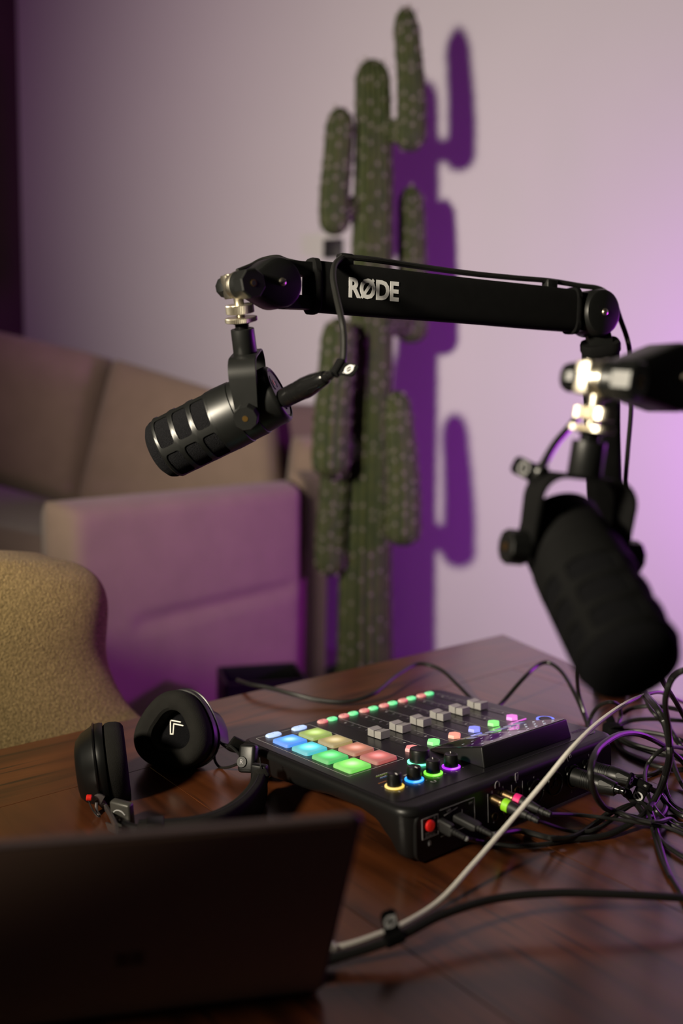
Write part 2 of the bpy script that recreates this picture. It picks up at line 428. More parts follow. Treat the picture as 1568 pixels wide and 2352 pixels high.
box(bm, frame(wl, x=(wr - wl), y=-cn) @ Matrix.Translation((L / 2, -0.008, 0.04)), L, 0.014, 0.08, 0.003)
tag(obj('baseboard_back', bm, M['skirt'], smooth=False), kind='structure')

# ------------------------------------------------------------------ table
EX = V((0.77682, 0.62973, 0)).normalized(); EY = V((EX.y, -EX.x, 0))
FC = V((0.306, 1.595)); 
poly = [FC, V((-0.402, 1.000)), V((-1.02, 0.48)), V((-0.62, 0.08)), V((0.90, 0.18))]
def clip(P, n, c):
    out = []
    for i in range(len(P)):
        a, b = P[i - 1], P[i]; da, db = a.dot(n) - c, b.dot(n) - c
        if (da >= 0) != (db >= 0): out.append(a.lerp(b, da / (da - db)))
        if db >= 0: out.append(b)
    return out
tab = thing('wooden_table', V((0, 0.8, TZ)), 'dark reddish brown varnished wooden plank table carrying all the recording gear', 'table')
ex2, ey2 = EX.xy, EY.xy
woods = [wood('table_wood_%d' % i, i * 1.37 + 0.4) for i in range(4)]
def plank(P, i, rot):
    P = P[:]; area = sum(P[k - 1].cross(P[k]) if hasattr(P[k], 'cross') else 0 for k in range(len(P)))
    ar = sum(P[k - 1].x * P[k].y - P[k].x * P[k - 1].y for k in range(len(P)))
    if ar < 0: P = P[::-1]
    c = V((sum(p.x for p in P) / len(P), sum(p.y for p in P) / len(P)))
    ang = math.atan2(ey2.y, ey2.x) - PI / 2 + (PI / 2 if rot else 0)
    R = Matrix.Rotation(-ang, 2)
    Q = [tuple(R @ (p - c)) for p in P]
    bm = nb(); prism(bm, Matrix(), Q, -0.036, 0, 0.0003)
    o = obj('plank', bm, woods[i % 4], tab, smooth=False)
    o.matrix_basis = Matrix.Translation((c.x, c.y - 0.8, 0)) @ Matrix.Rotation(ang, 4, 'Z')
e_edge = (V((-0.402, 1.0)) - FC).normalized(); nn = V((-e_edge.y, e_edge.x))
if nn.y > 0: nn = -nn
c0 = FC.dot(nn)
plank(clip(poly, -nn, -(c0 + 0.155)), 1, True)
inner = clip(poly, nn, c0 + 0.1556)
k = 0; t0 = -1.5
while t0 < 2.2:
    w_ = 0.215
    P = clip(clip(inner, ex2, t0 + 0.0003), -ex2, -(t0 + w_ - 0.0003)) if len(inner) > 2 else []
    if len(P) > 2: plank(P, k, False); k += 1
    t0 += w_
for x, y in ((0.27, 1.46), (-0.86, 0.50), (-0.55, 0.2), (0.78, 0.26)):
    bm = nb(); box(bm, Matrix.Translation((x, y, (TZ - 0.036) / 2)), 0.06, 0.06, TZ - 0.036, 0.004); obj('leg', bm, M['wleg'], tab, world=True, smooth=False)

# ------------------------------------------------------------------ audio mixer
MW = 0.305
MO = V((-0.10808, 0.94946, CZ - 0.36956))
tl = 0.0726284
mey = (EY * math.cos(tl) + V((0, 0, 1)) * math.sin(tl)); mez = (-EX).cross(mey)
MF = Matrix((-EX, mey, mez)).transposed().to_4x4(); MF.translation = MO + EX * MW
mixer = thing('audio_mixer', MF, 'black audio mixing console with glowing colour pads, six silver faders and tilted screen', 'mixer')
def D(X, Y, Z=0): return V(((MW * 1000 - X) / 1000, Y / 1000, Z / 1000))
def DM(X, Y, Z=0): return Matrix.Translation(D(X, Y, Z))
def fz(Y):
    k = [(-11, -24), (40, -31), (100, -27), (163, -21), (200, -20.5), (222, -24), (240, -35), (255, -48.5), (275, -52)]
    if Y <= k[0][0]: return k[0][1]
    for (a, za), (b, zb) in zip(k, k[1:]):
        if Y <= b:
            t = (Y - a) / (b - a); t = t * t * (3 - 2 * t) if b in (222, 240, 255) or True else t
            return za + (zb - za) * t
    return k[-1][1]
def dens(poly, step):
    out = []
    for i in range(len(poly)):
        a, b = V(poly[i]), V(poly[(i + 1) % len(poly)]); n = max(1, int((b - a).length / step))
        for k in range(n): out.append(tuple(a.lerp(b, k / n)))
    return out
x0, x1, y0, y1 = (305 - 323) / 1000, 305 / 1000, -0.011, 0.272
ol = dens(rrect(x0, x1, y0, y1, 0.018, 8), 0.008)
bm = nb()
zb = [fz(p[1] * 1000) / 1000 for p in ol]
rings = [(inset(ol, 0.010), [max(z, -0.050) - 0.0 for z in zb]), (inset(ol, 0.006), [z + 0.002 for z in zb]), (inset(ol, 0.003), [z + 0.006 for z in zb]),
         (inset(ol, 0.002), -0.0085), (inset(ol, 0.0035), -0.0078), (ol, -0.0075), (ol, -0.0055), (inset(ol, 0.0008), -0.0030), (inset(ol, 0.0028), -0.0010), (inset(ol, 0.0058), -0.0001), (inset(ol, 0.008), 0)]
stack(bm, None, rings)
obj('chassis', bm, M['body'], mixer, ang=50)
bm = nb(); pl = rrect(x0 + 0.006, x1 - 0.006, y0 + 0.006, 0.253, 0.014, 6)
stack(bm, None, [(pl, -0.001), (pl, 0.0003), (inset(pl, 0.0004), 0.0006)])
obj('top_plate', bm, M['plate'], mixer)
# thin printed frame lines
def line(bm, a, b, w, z=0.0006):
    a, b = D(*a), D(*b); d = (b - a).normalized(); n = V((-d.y, d.x, 0)) * w / 2000
    vs = [bm.verts.new(p + V((0, 0, z + 0.00012))) for p in (a + n, a - n, b - n, b + n)]; bm.faces.new(vs)
bm = nb()
fr_ = [(18, 3), (91.5, 3), (93, 5), (93, 167), (91.5, 169), (18, 169), (16.5, 167), (16.5, 5)]
for i in range(8): line(bm, fr_[i], fr_[(i + 1) % 8], 0.6)
line(bm, (27, 21), (83, 21), 0.5); line(bm, (55, 21), (55, 26), 0.5)
CH = lambda i: 117.4 + 32.9 * i
for i in range(6): line(bm, (CH(i) + 17, 9), (CH(i) + 17, 160), 0.45)
line(bm, (105, 196), (131, 196), 0.5)
fix(bm); obj('printed_lines', bm, M['print'], mixer, smooth=False)
bm = nb()
for i in range(6):
    for k in range(9):
        if 5 <= k <= 5: continue
        w = 1.6 if k in (0, 8) else 0.7
        line(bm, (CH(i) + 9.3, 28 + k * 12.9), (CH(i) + 9.3 + (3.2 if k in (0, 8) else 4), 28 + k * 12.9), w)
fix(bm); obj('fader_scale', bm, M['dim'], mixer, smooth=False, kind='stuff')
bm = nb()
for i in range(6):
    for Y in (28, 131.2): line(bm, (CH(i) + 9.3, Y), (CH(i) + 12.5, Y), 1.7, 0.0007)
fix(bm); obj('fader_scale_ends', bm, M['print'], mixer, smooth=False, kind='stuff')
for i in range(6):
    bm = nb(); box(bm, DM(CH(i) + 4.8, 81, 0.1), 0.0018, 0.114, 0.0014); obj('fader_slot', bm, M['hole'], mixer, smooth=False)
# smart pads
padc = [[(0.03, 0.30, 1.0), (0.05, 0.75, 0.85), (0.06, 0.85, 0.16), (0.22, 0.95, 0.10)], [(0.50, 0.72, 0.10), (0.62, 0.46, 0.14), (0.80, 0.24, 0.12), (0.85, 0.13, 0.11)]]
pads_s = [[2.0, 1.5, 1.3, 1.6], [1.1, 1.1, 1.0, 1.0]]
padlabel = [['blue', 'cyan', 'green', 'lime green'], ['yellow green', 'tan', 'orange', 'red']]
for a in range(2):
    for j in range(4):
        X, Y = 37.2 + 35.6 * a, 41.5 + 36.4 * j
        o1 = rrect(-0.0148, 0.0148, -0.0148, 0.0148, 0.0034, 4)
        bm = nb(); stack(bm, None, [(o1, 0), (o1, 0.0008), (inset(o1, 0.0005), 0.0030), (inset(o1, 0.0016), 0.0037), (inset(o1, 0.0026), 0.0039)])
        p = obj('smart_pad', bm, pad_mat('pad_light_%d%d' % (a, j), padc[a][j], pads_s[a][j]), mixer, label='glowing %s square pad' % padlabel[a][j])
        p.location = D(X, Y, 0.6)
# small lit keys
def key(name, X, Y, outline, h, m, label=None):
    bm = nb(); stack(bm, None, [(outline, 0), (outline, h * .6), (inset(outline, 0.0007), h)])
    o = obj(name, bm, m, mixer, label=label); o.location = D(X, Y, 0.6); return o
mred = emat('key_red', (1, 0.16, 0.14), 0.62); mgrn = emat('key_green', (0.06, 1.0, 0.30), 0.85); mbank = emat('key_bank', (0.42, 0.62, 1.0), 0.95)
hx = [(0.0062, 0.0028), (0.0030, 0.0046), (-0.0030, 0.0046), (-0.0062, 0.0028), (-0.0062, -0.0028), (-0.0030, -0.0046), (0.0030, -0.0046), (0.0062, -0.0028)]
hb = [(p[0] * 1.45, p[1] * 1.12) for p in hx]
for i in range(6):
    for nm, dx, mm, lb in (('mute_key', -7.2, mred, 'glowing red key'), ('listen_key', 7.2, mgrn, 'glowing green key')):
        k_ = key(nm, CH(i) + dx, 6.8, hx, 0.0026, mm, lb)
        bm = nb(); rev(bm, Matrix(), [(0, 0.0007), (0.00015, 0.0007)], 8); g = obj('icon', bm, M['hole'], k_); g.location = (0, -0.0008, 0.0026)
for X in (37.5, 74):
    k_ = key('bank_key', X, 8.5, hb, 0.0026, mbank, 'glowing pale blue key')
    bm = nb(); rev(bm, Matrix(), [(0, 0.0007), (0.00015, 0.0007)], 3); g = obj('icon', bm, M['hole'], k_); g.location = (0, -0.0008, 0.0026)
hexc = [((1, 0.16, 0.16), 'red'), ((0.10, 1.0, 0.18), 'green'), ((1.0, 0.25, 0.14), 'orange'), ((0.10, 0.16, 1.0), 'blue'), ((0.10, 1.0, 0.10), 'green'), ((0.95, 0.09, 0.85), 'magenta')]
for i in range(6):
    c, nm = hexc[i]; mm = emat('channel_' + nm + str(i), c, 0.8)
    o_ = [(0.0090 * math.cos(PI / 3 * k) if 0 else 0, 0) for k in range(6)]
    hex_ = [(0.0086, 0), (0.0052, 0.0066), (-0.0052, 0.0066), (-0.0086, 0), (-0.0052, -0.0066), (0.0052, -0.0066)]
    R = Matrix.Rotation(math.radians(40), 2)
    hex_ = [tuple(R @ V(p)) for p in hex_]
    key('channel_key', CH(i), 154.5, hex_, 0.0034, mm, 'glowing %s hexagonal key' % nm)
    bm = nb(); box(bm, DM(CH(i), 167.2, 1.2), 0.021, 0.0016, 0.0012, 0.0003); obj('light_bar', bm, mm, mixer, label='glowing %s bar' % nm)
# fader caps
def cap_bm():
    t = bmesh.new(); sec = []
    n = 14; hw = 0.0070
    for k in range(n + 1):
        y = -0.0112 + 0.0224 * k / n; u = abs(y) / 0.0112
        z = 0.0074 + 0.0022 * (u ** 2) if u < 0.8 else 0.0074 + 0.0022 * 0.64 - 0.0004 * (u - 0.8) / 0.2
        sec.append((y, z))
    rows = [[t.verts.new((s * hw * (1.0 if b == 0 else 0.95), y, z * b)) for (y, z) in sec] for s in (-1, 1) for b in (0, 1)]
    a0, a1, b0, b1 = rows
    for k in range(n):
        t.faces.new((a0[k], a0[k + 1], a1[k + 1], a1[k])); t.faces.new((b0[k + 1], b0[k], b1[k], b1[k + 1]))
        t.faces.new((a1[k], a1[k + 1], b1[k + 1], b1[k])); t.faces.new((a0[k + 1], a0[k], b0[k], b0[k + 1]))
    t.faces.new((a0[0], a1[0], b1[0], b0[0])); t.faces.new((a1[n], a0[n], b0[n], b1[n])); fix(t)
    return t
capme = None
for i in range(6):
    X = CH(i) + 4.8
    if capme is None:
        cp = obj('fader_cap', cap_bm(), M['cap'], mixer, ang=25, label='silver fader cap'); capme = cp.data
        bm = nb(); box(bm, Matrix.Translation((0, 0, 0.0038)), 0.01435, 0.0009, 0.0076); ln = obj('index_line', bm, M['hole'], cp, smooth=False); lnme = ln.data
    else:
        cp = bpy.data.objects.new('fader_cap', capme); C.objects.link(cp); cp.parent = mixer; cp['label'] = 'silver fader cap'
        ln = bpy.data.objects.new('index_line', lnme); C.objects.link(ln); ln.parent = cp
    cp.location = D(X, 95.5, 1.4)
# knobs
def knob(X, Y, r, h, ringc, nm, pang):
    bm = nb(); rev(bm, Matrix(), [(0, r * .96), (h * .1, r), (h * .9, r * .96), (h * .97, r * .92), (h, r * .84), (h, r * .80), (h - 0.0006, r * .55), (h - 0.0009, 0)], 40)
    o = obj('knob', bm, M['satin'], mixer, label='black knob with %s light ring' % nm); o.location = D(X, Y, 1.0)
    bm = nb(); R = r + 0.0022
    rev(bm, Matrix(), [(0, R - 0.0008), (0.0005, R), (0.0013, R), (0.0018, R - 0.0008), (0.0018, r * .7)], 40)
    g = obj('light_ring', bm, emat('ring_' + nm, ringc[0], ringc[1]), mixer, label='glowing %s ring' % nm); g.location = D(X, Y, 0.6)
    if pang is not None:
        a = math.radians(pang); bm = nb()
        box(bm, Matrix.Rotation(a, 4, 'Z') @ Matrix.Translation((r * .62, 0, h + .0001)), r * .55, 0.0007, 0.0006)
        obj('pointer', bm, M['logo'], o, smooth=False)
for X, c, nm, pa in ((32, ((0.95, 0.62, 0.06), 1.1), 'yellow', 75), (58, ((0.02, 0.30, 1.0), 2.0), 'blue', 75), (84, ((0.20, 1.0, 0.04), 1.6), 'green', -130), (109.5, ((0.50, 0.02, 1.0), 1.2), 'purple', -130)):
    knob(X, 220.5, 0.0073, 0.0135, c, nm, pa)
knob(97, 188, 0.0108, 0.0142, ((0.05, 1.0, 0.50), 1.6), 'mint green', None)
def dtext(s, X, Y, size, m, name='printed_number', bold=0.0, Z=0.75, spacing=1.0):
    return text(name, s, DM(X, Y, Z), size / 1000, m, mixer, depth=0.00005, bold=bold, spacing=spacing)
for s, X in (('4', 32), ('3', 58), ('2', 84), ('1', 109.5)): dtext(s, X - 5, 232.5, 4.0, M['print'])
bm = nb()
for X in (32, 58, 84, 109.5):
    for a in (-135, 180, 135, 90, 45, 0, -45):
        a = math.radians(a); r0, r1 = 11.0, 12.6
        line(bm, (X + r0 * math.cos(a), 220.5 - r0 * math.sin(a)), (X + r1 * math.cos(a), 220.5 - r1 * math.sin(a)), 0.4)
fix(bm); obj('knob_ticks', bm, M['print'], mixer, smooth=False)
# headphone symbol between the knobs
def arc_icon(bm, X, Y, r):
    pts = [(X + r * math.cos(math.radians(a)), Y + r * math.sin(math.radians(a))) for a in range(-10, 200, 15)]
    for a, b in zip(pts, pts[1:]): line(bm, a, b, 0.5)
    for s in (-1, 1): line(bm, (X + s * r, Y - 1.8), (X + s * r, Y + 0.6), 1.1)
bm = nb(); arc_icon(bm, 69, 236, 2.3); fix(bm); obj('headphone_symbol', bm, M['print'], mixer, smooth=False)
# small print near the pads (green, blue and orange lines)
def dashes(name, X0, X1, Y, m, w):
    bm = nb(); X = X0
    while X < X1:
        l = random.uniform(1.2, 2.6); line(bm, (X, Y), (min(X + l, X1), Y), w); X += l + 0.8
    fix(bm); obj(name, bm, m, mixer, smooth=False)
for Y, X0, X1, m in ((187, 38, 60, M['print']), (189, 36, 60, M['gprint']), (193, 38, 58, M['print']), (195, 36, 58, M['bprint']), (204, 26, 46, M['orange'])):
    dashes('small_print', X0, X1, Y, m, 1.1)
dtext('XLR', 62, 205, 4.0, M['print'], 'printed_word'); 
# screen
sx0, sx1, sy0, sy1 = 305 - 274, 305 - 131, 167, 246
bm = nb()
def q(x, y, z): return (x / 1000, y / 1000, z / 1000)
wed = bmesh.new()
def ringv(pts): return [wed.verts.new(q(*p)) for p in pts]
b = ringv([(sx0, sy0, 0.3), (sx1, sy0, 0.3), (sx1, sy1, 0.3), (sx0, sy1, 0.3)])
t = ringv([(sx0 + 1, sy0 + 1, 2.2), (sx1 - 1, sy0 + 1, 2.2), (sx1 - 2, sy1 - 5, 21), (sx0 + 2, sy1 - 5, 21)])
for i in range(4): wed.faces.new((b[i], b[(i + 1) % 4], t[(i + 1) % 4], t[i]))
wed.faces.new(b[::-1]); wed.faces.new(t)
fix(wed); bmesh.ops.bevel(wed, geom=wed.edges[:], offset=0.0014, segments=3, profile=0.5, affect='EDGES')
scr = obj('screen_housing', wed, M['body'], mixer)
sl = math.atan2(18.8, 73)
SM = Matrix.Translation(q((sx0 + sx1) / 2, (sy0 + sy1) / 2 - 2, 11.6)) @ Matrix.Rotation(sl, 4, 'X')
bm = nb(); o1 = rrect(-0.0685, 0.0685, -0.0362, 0.0362, 0.002, 3); stack(bm, SM, [(o1, -0.001), (o1, 0.0004), (inset(o1, 0.0004), 0.0006)])
gl = obj('screen_glass', bm, mat('screen_glass', (0.008, 0.008, 0.012), 0.06, noise=(20, 0.3, (0.01, 0.01, 0.016)), coat=1.0), scr)
ui = emat('screen_ui', (0.6, 0.65, 0.75), 0.7)
bm = nb()
for i in range(9):
    for j, w in ((0.026, 0.0035), (0.012, 0.0024), (-0.002, 0.003)):
        box(bm, SM @ Matrix.Translation((-0.060 + 0.0145 * i, j, 0.00065)), w, 0.0010, 0.0001)
obj('screen_readout', bm, ui, gl, smooth=False)
bm = nb()
for i in range(6): box(bm, SM @ Matrix.Translation((-0.055 + 0.0155 * i, -0.020, 0.00065)), 0.009, 0.012, 0.0001)
obj('screen_meters', bm, emat('screen_blue', (0.04, 0.07, 0.35), 0.5), gl, smooth=False)
# record ring, status dot and the maker's name on the plate
bm = nb()
rev(bm, Matrix(), [(0, 0.0085), (0.0006, 0.0085), (0.0006, 0.0105), (0, 0.0105)], 40)
bm.free(); bm = nb()
t_ = bmesh.new(); n = 40; RR = []
for r_, z_ in ((0.0082, 0), (0.0082, 0.0012), (0.0106, 0.0012), (0.0106, 0)):
    RR.append([t_.verts.new((r_ * math.cos(2 * PI * k / n), r_ * math.sin(2 * PI * k / n), z_)) for k in range(n)])
for a_, b_ in zip(RR, RR[1:] + RR[:1]):
    for k in range(n): t_.faces.new((a_[k], a_[(k + 1) % n], b_[(k + 1) % n], b_[k]))
fix(t_); merge(bm, t_)
g = obj('record_ring', bm, emat('record_blue', (0.05, 0.12, 1.0), 1.3), mixer, label='glowing blue ring'); g.location = D(307, 184, 0.6)
bm = nb(); cyl(bm, DM(307, 184, 0.5), 0.0075, 0.002, 32, 0.0005); obj('record_button', bm, M['satin'], mixer)
bm = nb(); cyl(bm, DM(279.5, 226, 0.5), 0.0016, 0.0004, 16); obj('status_light', bm, emat('status', (1, 0.5, 0.2), 0.8), mixer)
dtext('RØDECaster', 290, 236, 7.2, M['logo'], 'printed_name', bold=0.00012)
# back panel: recessed cover, sockets and marks
def B(X, z, out=0.0): return V(((305 - X) / 1000, 0.2722 + out / 1000, (z - 19.6) / 1000))
def BM(X, z, out=0.0): return frame(B(X, z, out), z=(0, 1, 0), x=(-1, 0, 0))      # local z points out of the back, local x to the viewer's right
bm = nb()
o1 = rrect(0, 0.300, 0, 0.046, 0.010, 6)
stack(bm, frame(V((0.294, 0.2705, -0.0535)), z=(0, 1, 0), x=(-1, 0, 0)), [(o1, -0.003), (o1, 0.0004), (inset(o1, 0.0005), 0.0009)])
bmesh.ops.translate(bm, vec=(0, 0, 0.0015), verts=bm.verts)
obj('rear_panel', bm, M['body'], mixer)
def bl(bm, a, b, w=0.4):
    fa = BM(a[0], a[1], 0.15)
    A, Bp = B(*a, 0.0), B(*b, 0.0); d = (Bp - A); L = d.length; d.normalize()
    box(bm, frame((A + Bp) / 2, x=d, y=(0, 1, 0)), L, 0.0004, w / 1000)
bm = nb()
for a, b in (((18, 7.5), (38, 7.5)), ((38, 7.5), (38, -11)), ((38, -11), (18, -11)), ((18, -11), (18, 7.5))): bl(bm, a, b, 0.5)
for X in (106, 141, 157.5): bl(bm, (X, 8), (X, -20), 0.5)
bl(bm, (46, 3.5), (64, 6.5), .5); bl(bm, (41, 10), (87, 10), .25); bl(bm, (87, 10), (87, -15), .25); bl(bm, (41, -15), (87, -15), .25)
bl(bm, (70, 3), (70, -10), .3)
obj('panel_lines', bm, M['dim'], mixer, smooth=False)
bm = nb(); rev(bm, BM(27, 0, 0), [(0, 0.0052), (0.002, 0.0050), (0.0026, 0.0042), (0.0028, 0)], 28); obj('power_button', bm, M['red'], mixer, label='red power button')
def btext(s, X, z, size, m=M['dim'], name='rear_mark'):
    text(name, s, BM(X, z, 0.2), size / 1000, m, mixer, depth=0.0001)
btext('PUSH TO ON', 28, -6.8, 2.3); btext('POWER OFF', 28, -9.3, 2.3)
for s, X, z in (('2', 112, 8.5), ('1', 128, 9), ('4', 113.5, -22), ('3', 131, -23), ('L', 148, 9.5), ('R', 149, -13), ('4', 175, 7), ('3', 206, 6), ('2', 237, -24), ('1', 268, 8), ('USB', 52, 7), ('MIC', 82, 6), ('K', 34, 5)):
    btext(s, X, z, 3.4)
# headphone, speaker and microphone symbols above the sockets
bm = nb()
def ico(pts, w=.6):
    for a, b in zip(pts, pts[1:]): bl(bm, a, b, w)
ico([(120 + 3 * math.cos(math.radians(a)), 14 + 3 * math.sin(math.radians(a))) for a in range(0, 181, 20)])
ico([(117, 14), (117, 11)], 1.2); ico([(123, 14), (123, 11)], 1.2)
obj('headphone_symbol', bm, M['dim'], mixer, smooth=False)
bm = nb(); ico([(147, 18), (151, 18), (151, 11), (147, 11), (147, 18)]); ico([(149 + 1.2 * math.cos(k), 13 + 1.2 * math.sin(k)) for k in range(7)])
obj('speaker_symbol', bm, M['dim'], mixer, smooth=False)
bm = nb(); ico([(225, 16), (225, 11)], 1.4); ico([(229, 18), (232, 10)], .5); ico([(236 + 1.6 * math.cos(k), 14.5 + 1.6 * math.sin(k)) for k in range(7)])
obj('microphone_symbol', bm, M['dim'], mixer, smooth=False)
bm = nb()
def lock(X, z):
    box(bm, BM(X, z, 0), 0.003, 0.003, 0.0004)
    for a in range(0, 180, 30):
        a0, a1 = math.radians(a), math.radians(a + 30); bl(bm, (X + 1.1 * math.cos(a0), z + 1.6 + 1.3 * math.sin(a0)), (X + 1.1 * math.cos(a1), z + 1.6 + 1.3 * math.sin(a1)), .4)
lock(27, -17); obj('lock_symbol', bm, M['dim'], mixer, smooth=False)
def jack(X, z, r=0.0044, ringm=M['brass']):
    bm = nb(); t_ = bmesh.new(); n = 24; RR = []
    for r_, z_ in ((r, -0.001), (r, 0.0012), (r * .75, 0.0012), (r * .7, -0.001)):
        RR.append([t_.verts.new((r_ * math.cos(2 * PI * k / n), r_ * math.sin(2 * PI * k / n), z_)) for k in range(n)])
    for a_, b_ in zip(RR, RR[1:]):
        for k in range(n): t_.faces.new((a_[k], a_[(k + 1) % n], b_[(k + 1) % n], b_[k]))
    fix(t_); merge(bm, t_, BM(X, z, 0)); o = obj('jack_socket', bm, ringm, mixer)
    bm = nb(); cyl(bm, BM(X, z, 0), r * .72, 0.0003, 20); obj('socket_hole', bm, M['hole'], o)
dark_brass = mat('dark_brass', (0.16, 0.11, 0.055), 0.35, 1.0, noise=(90, 0.4, (0.18, 0.12, 0.07)))
for X, z in ((112.5, 2), (128.5, 2), (115, -16.5), (132, -17), (149, 0.5), (149, -18)): jack(X, z, 0.0042, dark_brass)
for X in (178, 209, 240, 270):
    bm = nb(); rev(bm, BM(X, -8, 0), [(0, 0.0125), (0.0014, 0.0122), (0.0018, 0.0112), (0.0006, 0.0106), (0.0003, 0)], 36)
    cyl(bm, BM(X - 11, 2.5, 0), 0.003, 0.0012, 16)
    o = obj('combo_socket', bm, M['gloss'], mixer)
    bm = nb()
    for k in range(3):
        a = PI / 2 + k * 2 * PI / 3; cyl(bm, BM(X, -8, 0.9) @ Matrix.Translation((0.0055 * math.cos(a), 0.0055 * math.sin(a), 0)), 0.0013, 0.0004, 12)
    cyl(bm, BM(X, -8, 0.9), 0.003, 0.0003, 16)
    obj('pin_hole', bm, M['hole'], o)
for X in (62, 40, 76):
    bm = nb(); o1 = rrect(-0.0045, 0.0045, -0.0017, 0.0017, 0.0016, 4); prism(bm, BM(X, -2 if X != 62 else -1.5, 0) @ Matrix.Rotation(PI / 2 if X == 40 else 0, 4, 'Z'), o1, -0.0005, 0.0003)
    obj('usb_socket', bm, M['hole'], mixer)
for X, Y in ((22, 12), (300, 12)):
    bm = nb(); cyl(bm, DM(X, Y, -34.0), 0.009, 0.009, 20, 0.001); obj('rubber_foot', bm, M['rubber'], mixer)

# ------------------------------------------------------------------ cables
def cable(name, pts, r, label, m=None, group=None, cat='cable', per=8, n=9, floor=True):
    P = spline(pts, per)
    if floor:
        for p in P: p.z = max(p.z, TZ + r + 0.0003) if (p.x, p.y) and inside(p) else p.z
    bm = nb(); tube(bm, P, r, n)
    o = obj(name, bm, m or M['cable'], origin=P[0]); tag(o, label, cat, group)
    return o
def inside(p):
    s = None
    for i in range(len(poly)):
        a, b = poly[i - 1], poly[i]; c = (b.x - a.x) * (p.y - a.y) - (b.y - a.y) * (p.x - a.x)
        if s is None: s = c > 0
        elif (c > 0) != s: return False
    return True
def Bw(X, z, out=0.0): return MF @ B(X, z, out)      # world point of the mixer's rear
outd = (MF.to_3x3() @ V((0, 1, 0))).normalized()
KC = lambda x, y: (1240 + x * .21257, 1500 + y * .21257)   # reading of a zoomed crop
def TK(x, y, h=0.003): return T(*KC(x, y), h)

def xlr(parent, base, d, L=0.085, r=0.0093, m=M['satin'], nm='connector', roll=0):
    """XLR plug body from base outwards along d"""
    f = frame(base, z=d); s = L / 0.085; k = r / 0.0093
    pr = [(0, 8.6), (1, 9.3), (18, 9.3), (18.3, 8.9), (19.3, 8.9), (19.6, 9.3), (21, 9.3), (21.3, 8.9), (22.3, 8.9), (22.6, 9.3), (24, 9.3), (24.3, 8.9), (25.3, 8.9), (25.6, 9.3), (29, 9.4),
          (29.4, 9.0), (30.6, 9.0), (31, 9.5), (32.4, 9.5), (32.8, 9.1), (33.6, 9.1), (34, 9.7), (38, 9.9), (48, 9.3), (60, 7.6), (71, 6.2), (72, 5.4), (72.2, 4.2)]
    bm = nb(); rev(bm, f, [(z * s / 1000, q_ * k / 1000) for z, q_ in pr], 28)
    o = obj(nm, bm, m, parent, world=True, label='black metal microphone plug')
    bm = nb()
    for a in range(3):
        A = a * 2 * PI / 3 + roll
        c = f @ Matrix.Rotation(A, 4, 'Z') @ Matrix.Translation((0.0064 * k, 0, 0.051 * s)) @ Matrix.Rotation(math.radians(-8), 4, 'Y')
        o1 = hull2((0, 0), 0.003, (0.011, 0), 0.0012, 8)
        prism(bm, c @ Matrix.Rotation(PI / 2, 4, 'Y') @ Matrix.Rotation(PI, 4, 'Z'), o1, 0, 0.0028, 0.0004)
    obj('grip_notch', bm, m, o, world=True)
    bm = nb(); rev(bm, f, [(0.072 * s, 0.0046 * k), (0.078 * s, 0.0040 * k), (0.0785 * s, 0.0034 * k), (0.0800 * s, 0.0036 * k), (0.085 * s, 0.0030 * k)], 18)
    obj('strain_relief', bm, M['gloss'], o, world=True)
    return f @ V((0, 0, 0.083 * s))

def velcro(name_parent, p, d, side, w=0.017, label=None, logo=True, face=None):
    """a cable wrap with a flag carrying the crossed-circle mark"""
    d = V(d).normalized(); f = frame(p, z=d, x=side)
    bm = nb(); o1 = rrect(-0.0045, 0.0045, -0.0045, 0.0045, 0.003, 4); prism(bm, f, o1, -w * .5, w * .5, 0.0006)
    o1 = rrect(0.002, 0.021, -w * .42, w * .42, 0.004, 4)
    # flag: local plane spanned by side and d
    g = f @ Matrix.Rotation(-PI / 2, 4, 'X')
    prism(bm, g @ Matrix.Translation((0, 0, -0.001)), o1, 0, 0.0022, 0.0004)
    o = obj('cable_wrap', bm, M['cloth'], name_parent, world=True, label='black fabric wrap with pale crossed circle mark')
    for s in (1, -1):
        t_ = bmesh.new(); n = 24; a_ = []; b_ = []
        for k in range(n):
            A = 2 * PI * k / n; a_.append(t_.verts.new((0.0044 * math.cos(A), 0.0052 * math.sin(A), 0))); b_.append(t_.verts.new((0.0026 * math.cos(A), 0.0034 * math.sin(A), 0)))
        for k in range(n): t_.faces.new((a_[k], a_[(k + 1) % n], b_[(k + 1) % n], b_[k]))
        box(t_, Matrix.Rotation(math.radians(35), 4, 'Z'), 0.0010, 0.0125, 0.0001)
        bm = nb(); merge(bm, t_, g @ Matrix.Translation((0.0128, 0, 0.0013 if s > 0 else -0.0011)))
        obj('wrap_mark', bm, M['print'], o, world=True, smooth=False)
    return o

# usb plugs and their cables
def plug_box(parent, base, d, w, h, L, m, nm='plug', upv=(0, 0, 1), label=None):
    f = frame(base, z=d, x=upv); bm = nb()
    o1 = rrect(-h / 2, h / 2, -w / 2, w / 2, min(w, h) * .3, 4)
    stack(bm, f, [(inset(o1, .0004), 0), (o1, .0005), (o1, L * .85), (inset(o1, min(w, h) * .15), L)])
    o = obj(nm, bm, m, parent, world=True, label=label)
    bm = nb(); x = 0
    for k in range(5):
        rev(bm, f, [(L + x, 0.0030 - .0002 * k), (L + x + 0.0024, 0.0030 - .0002 * k)], 14); x += 0.0034
    cyl(bm, f, 0.0021, L + x, 12)
    obj('strain_relief', bm, m, o, world=True)
    return f @ V((0, 0, L + x))
d1 = (outd + EX * -0.05 + V((0, 0, -0.06))).normalized()
b1 = Bw(40, -2.5, 1); e1 = b1 + d1 * 0.033
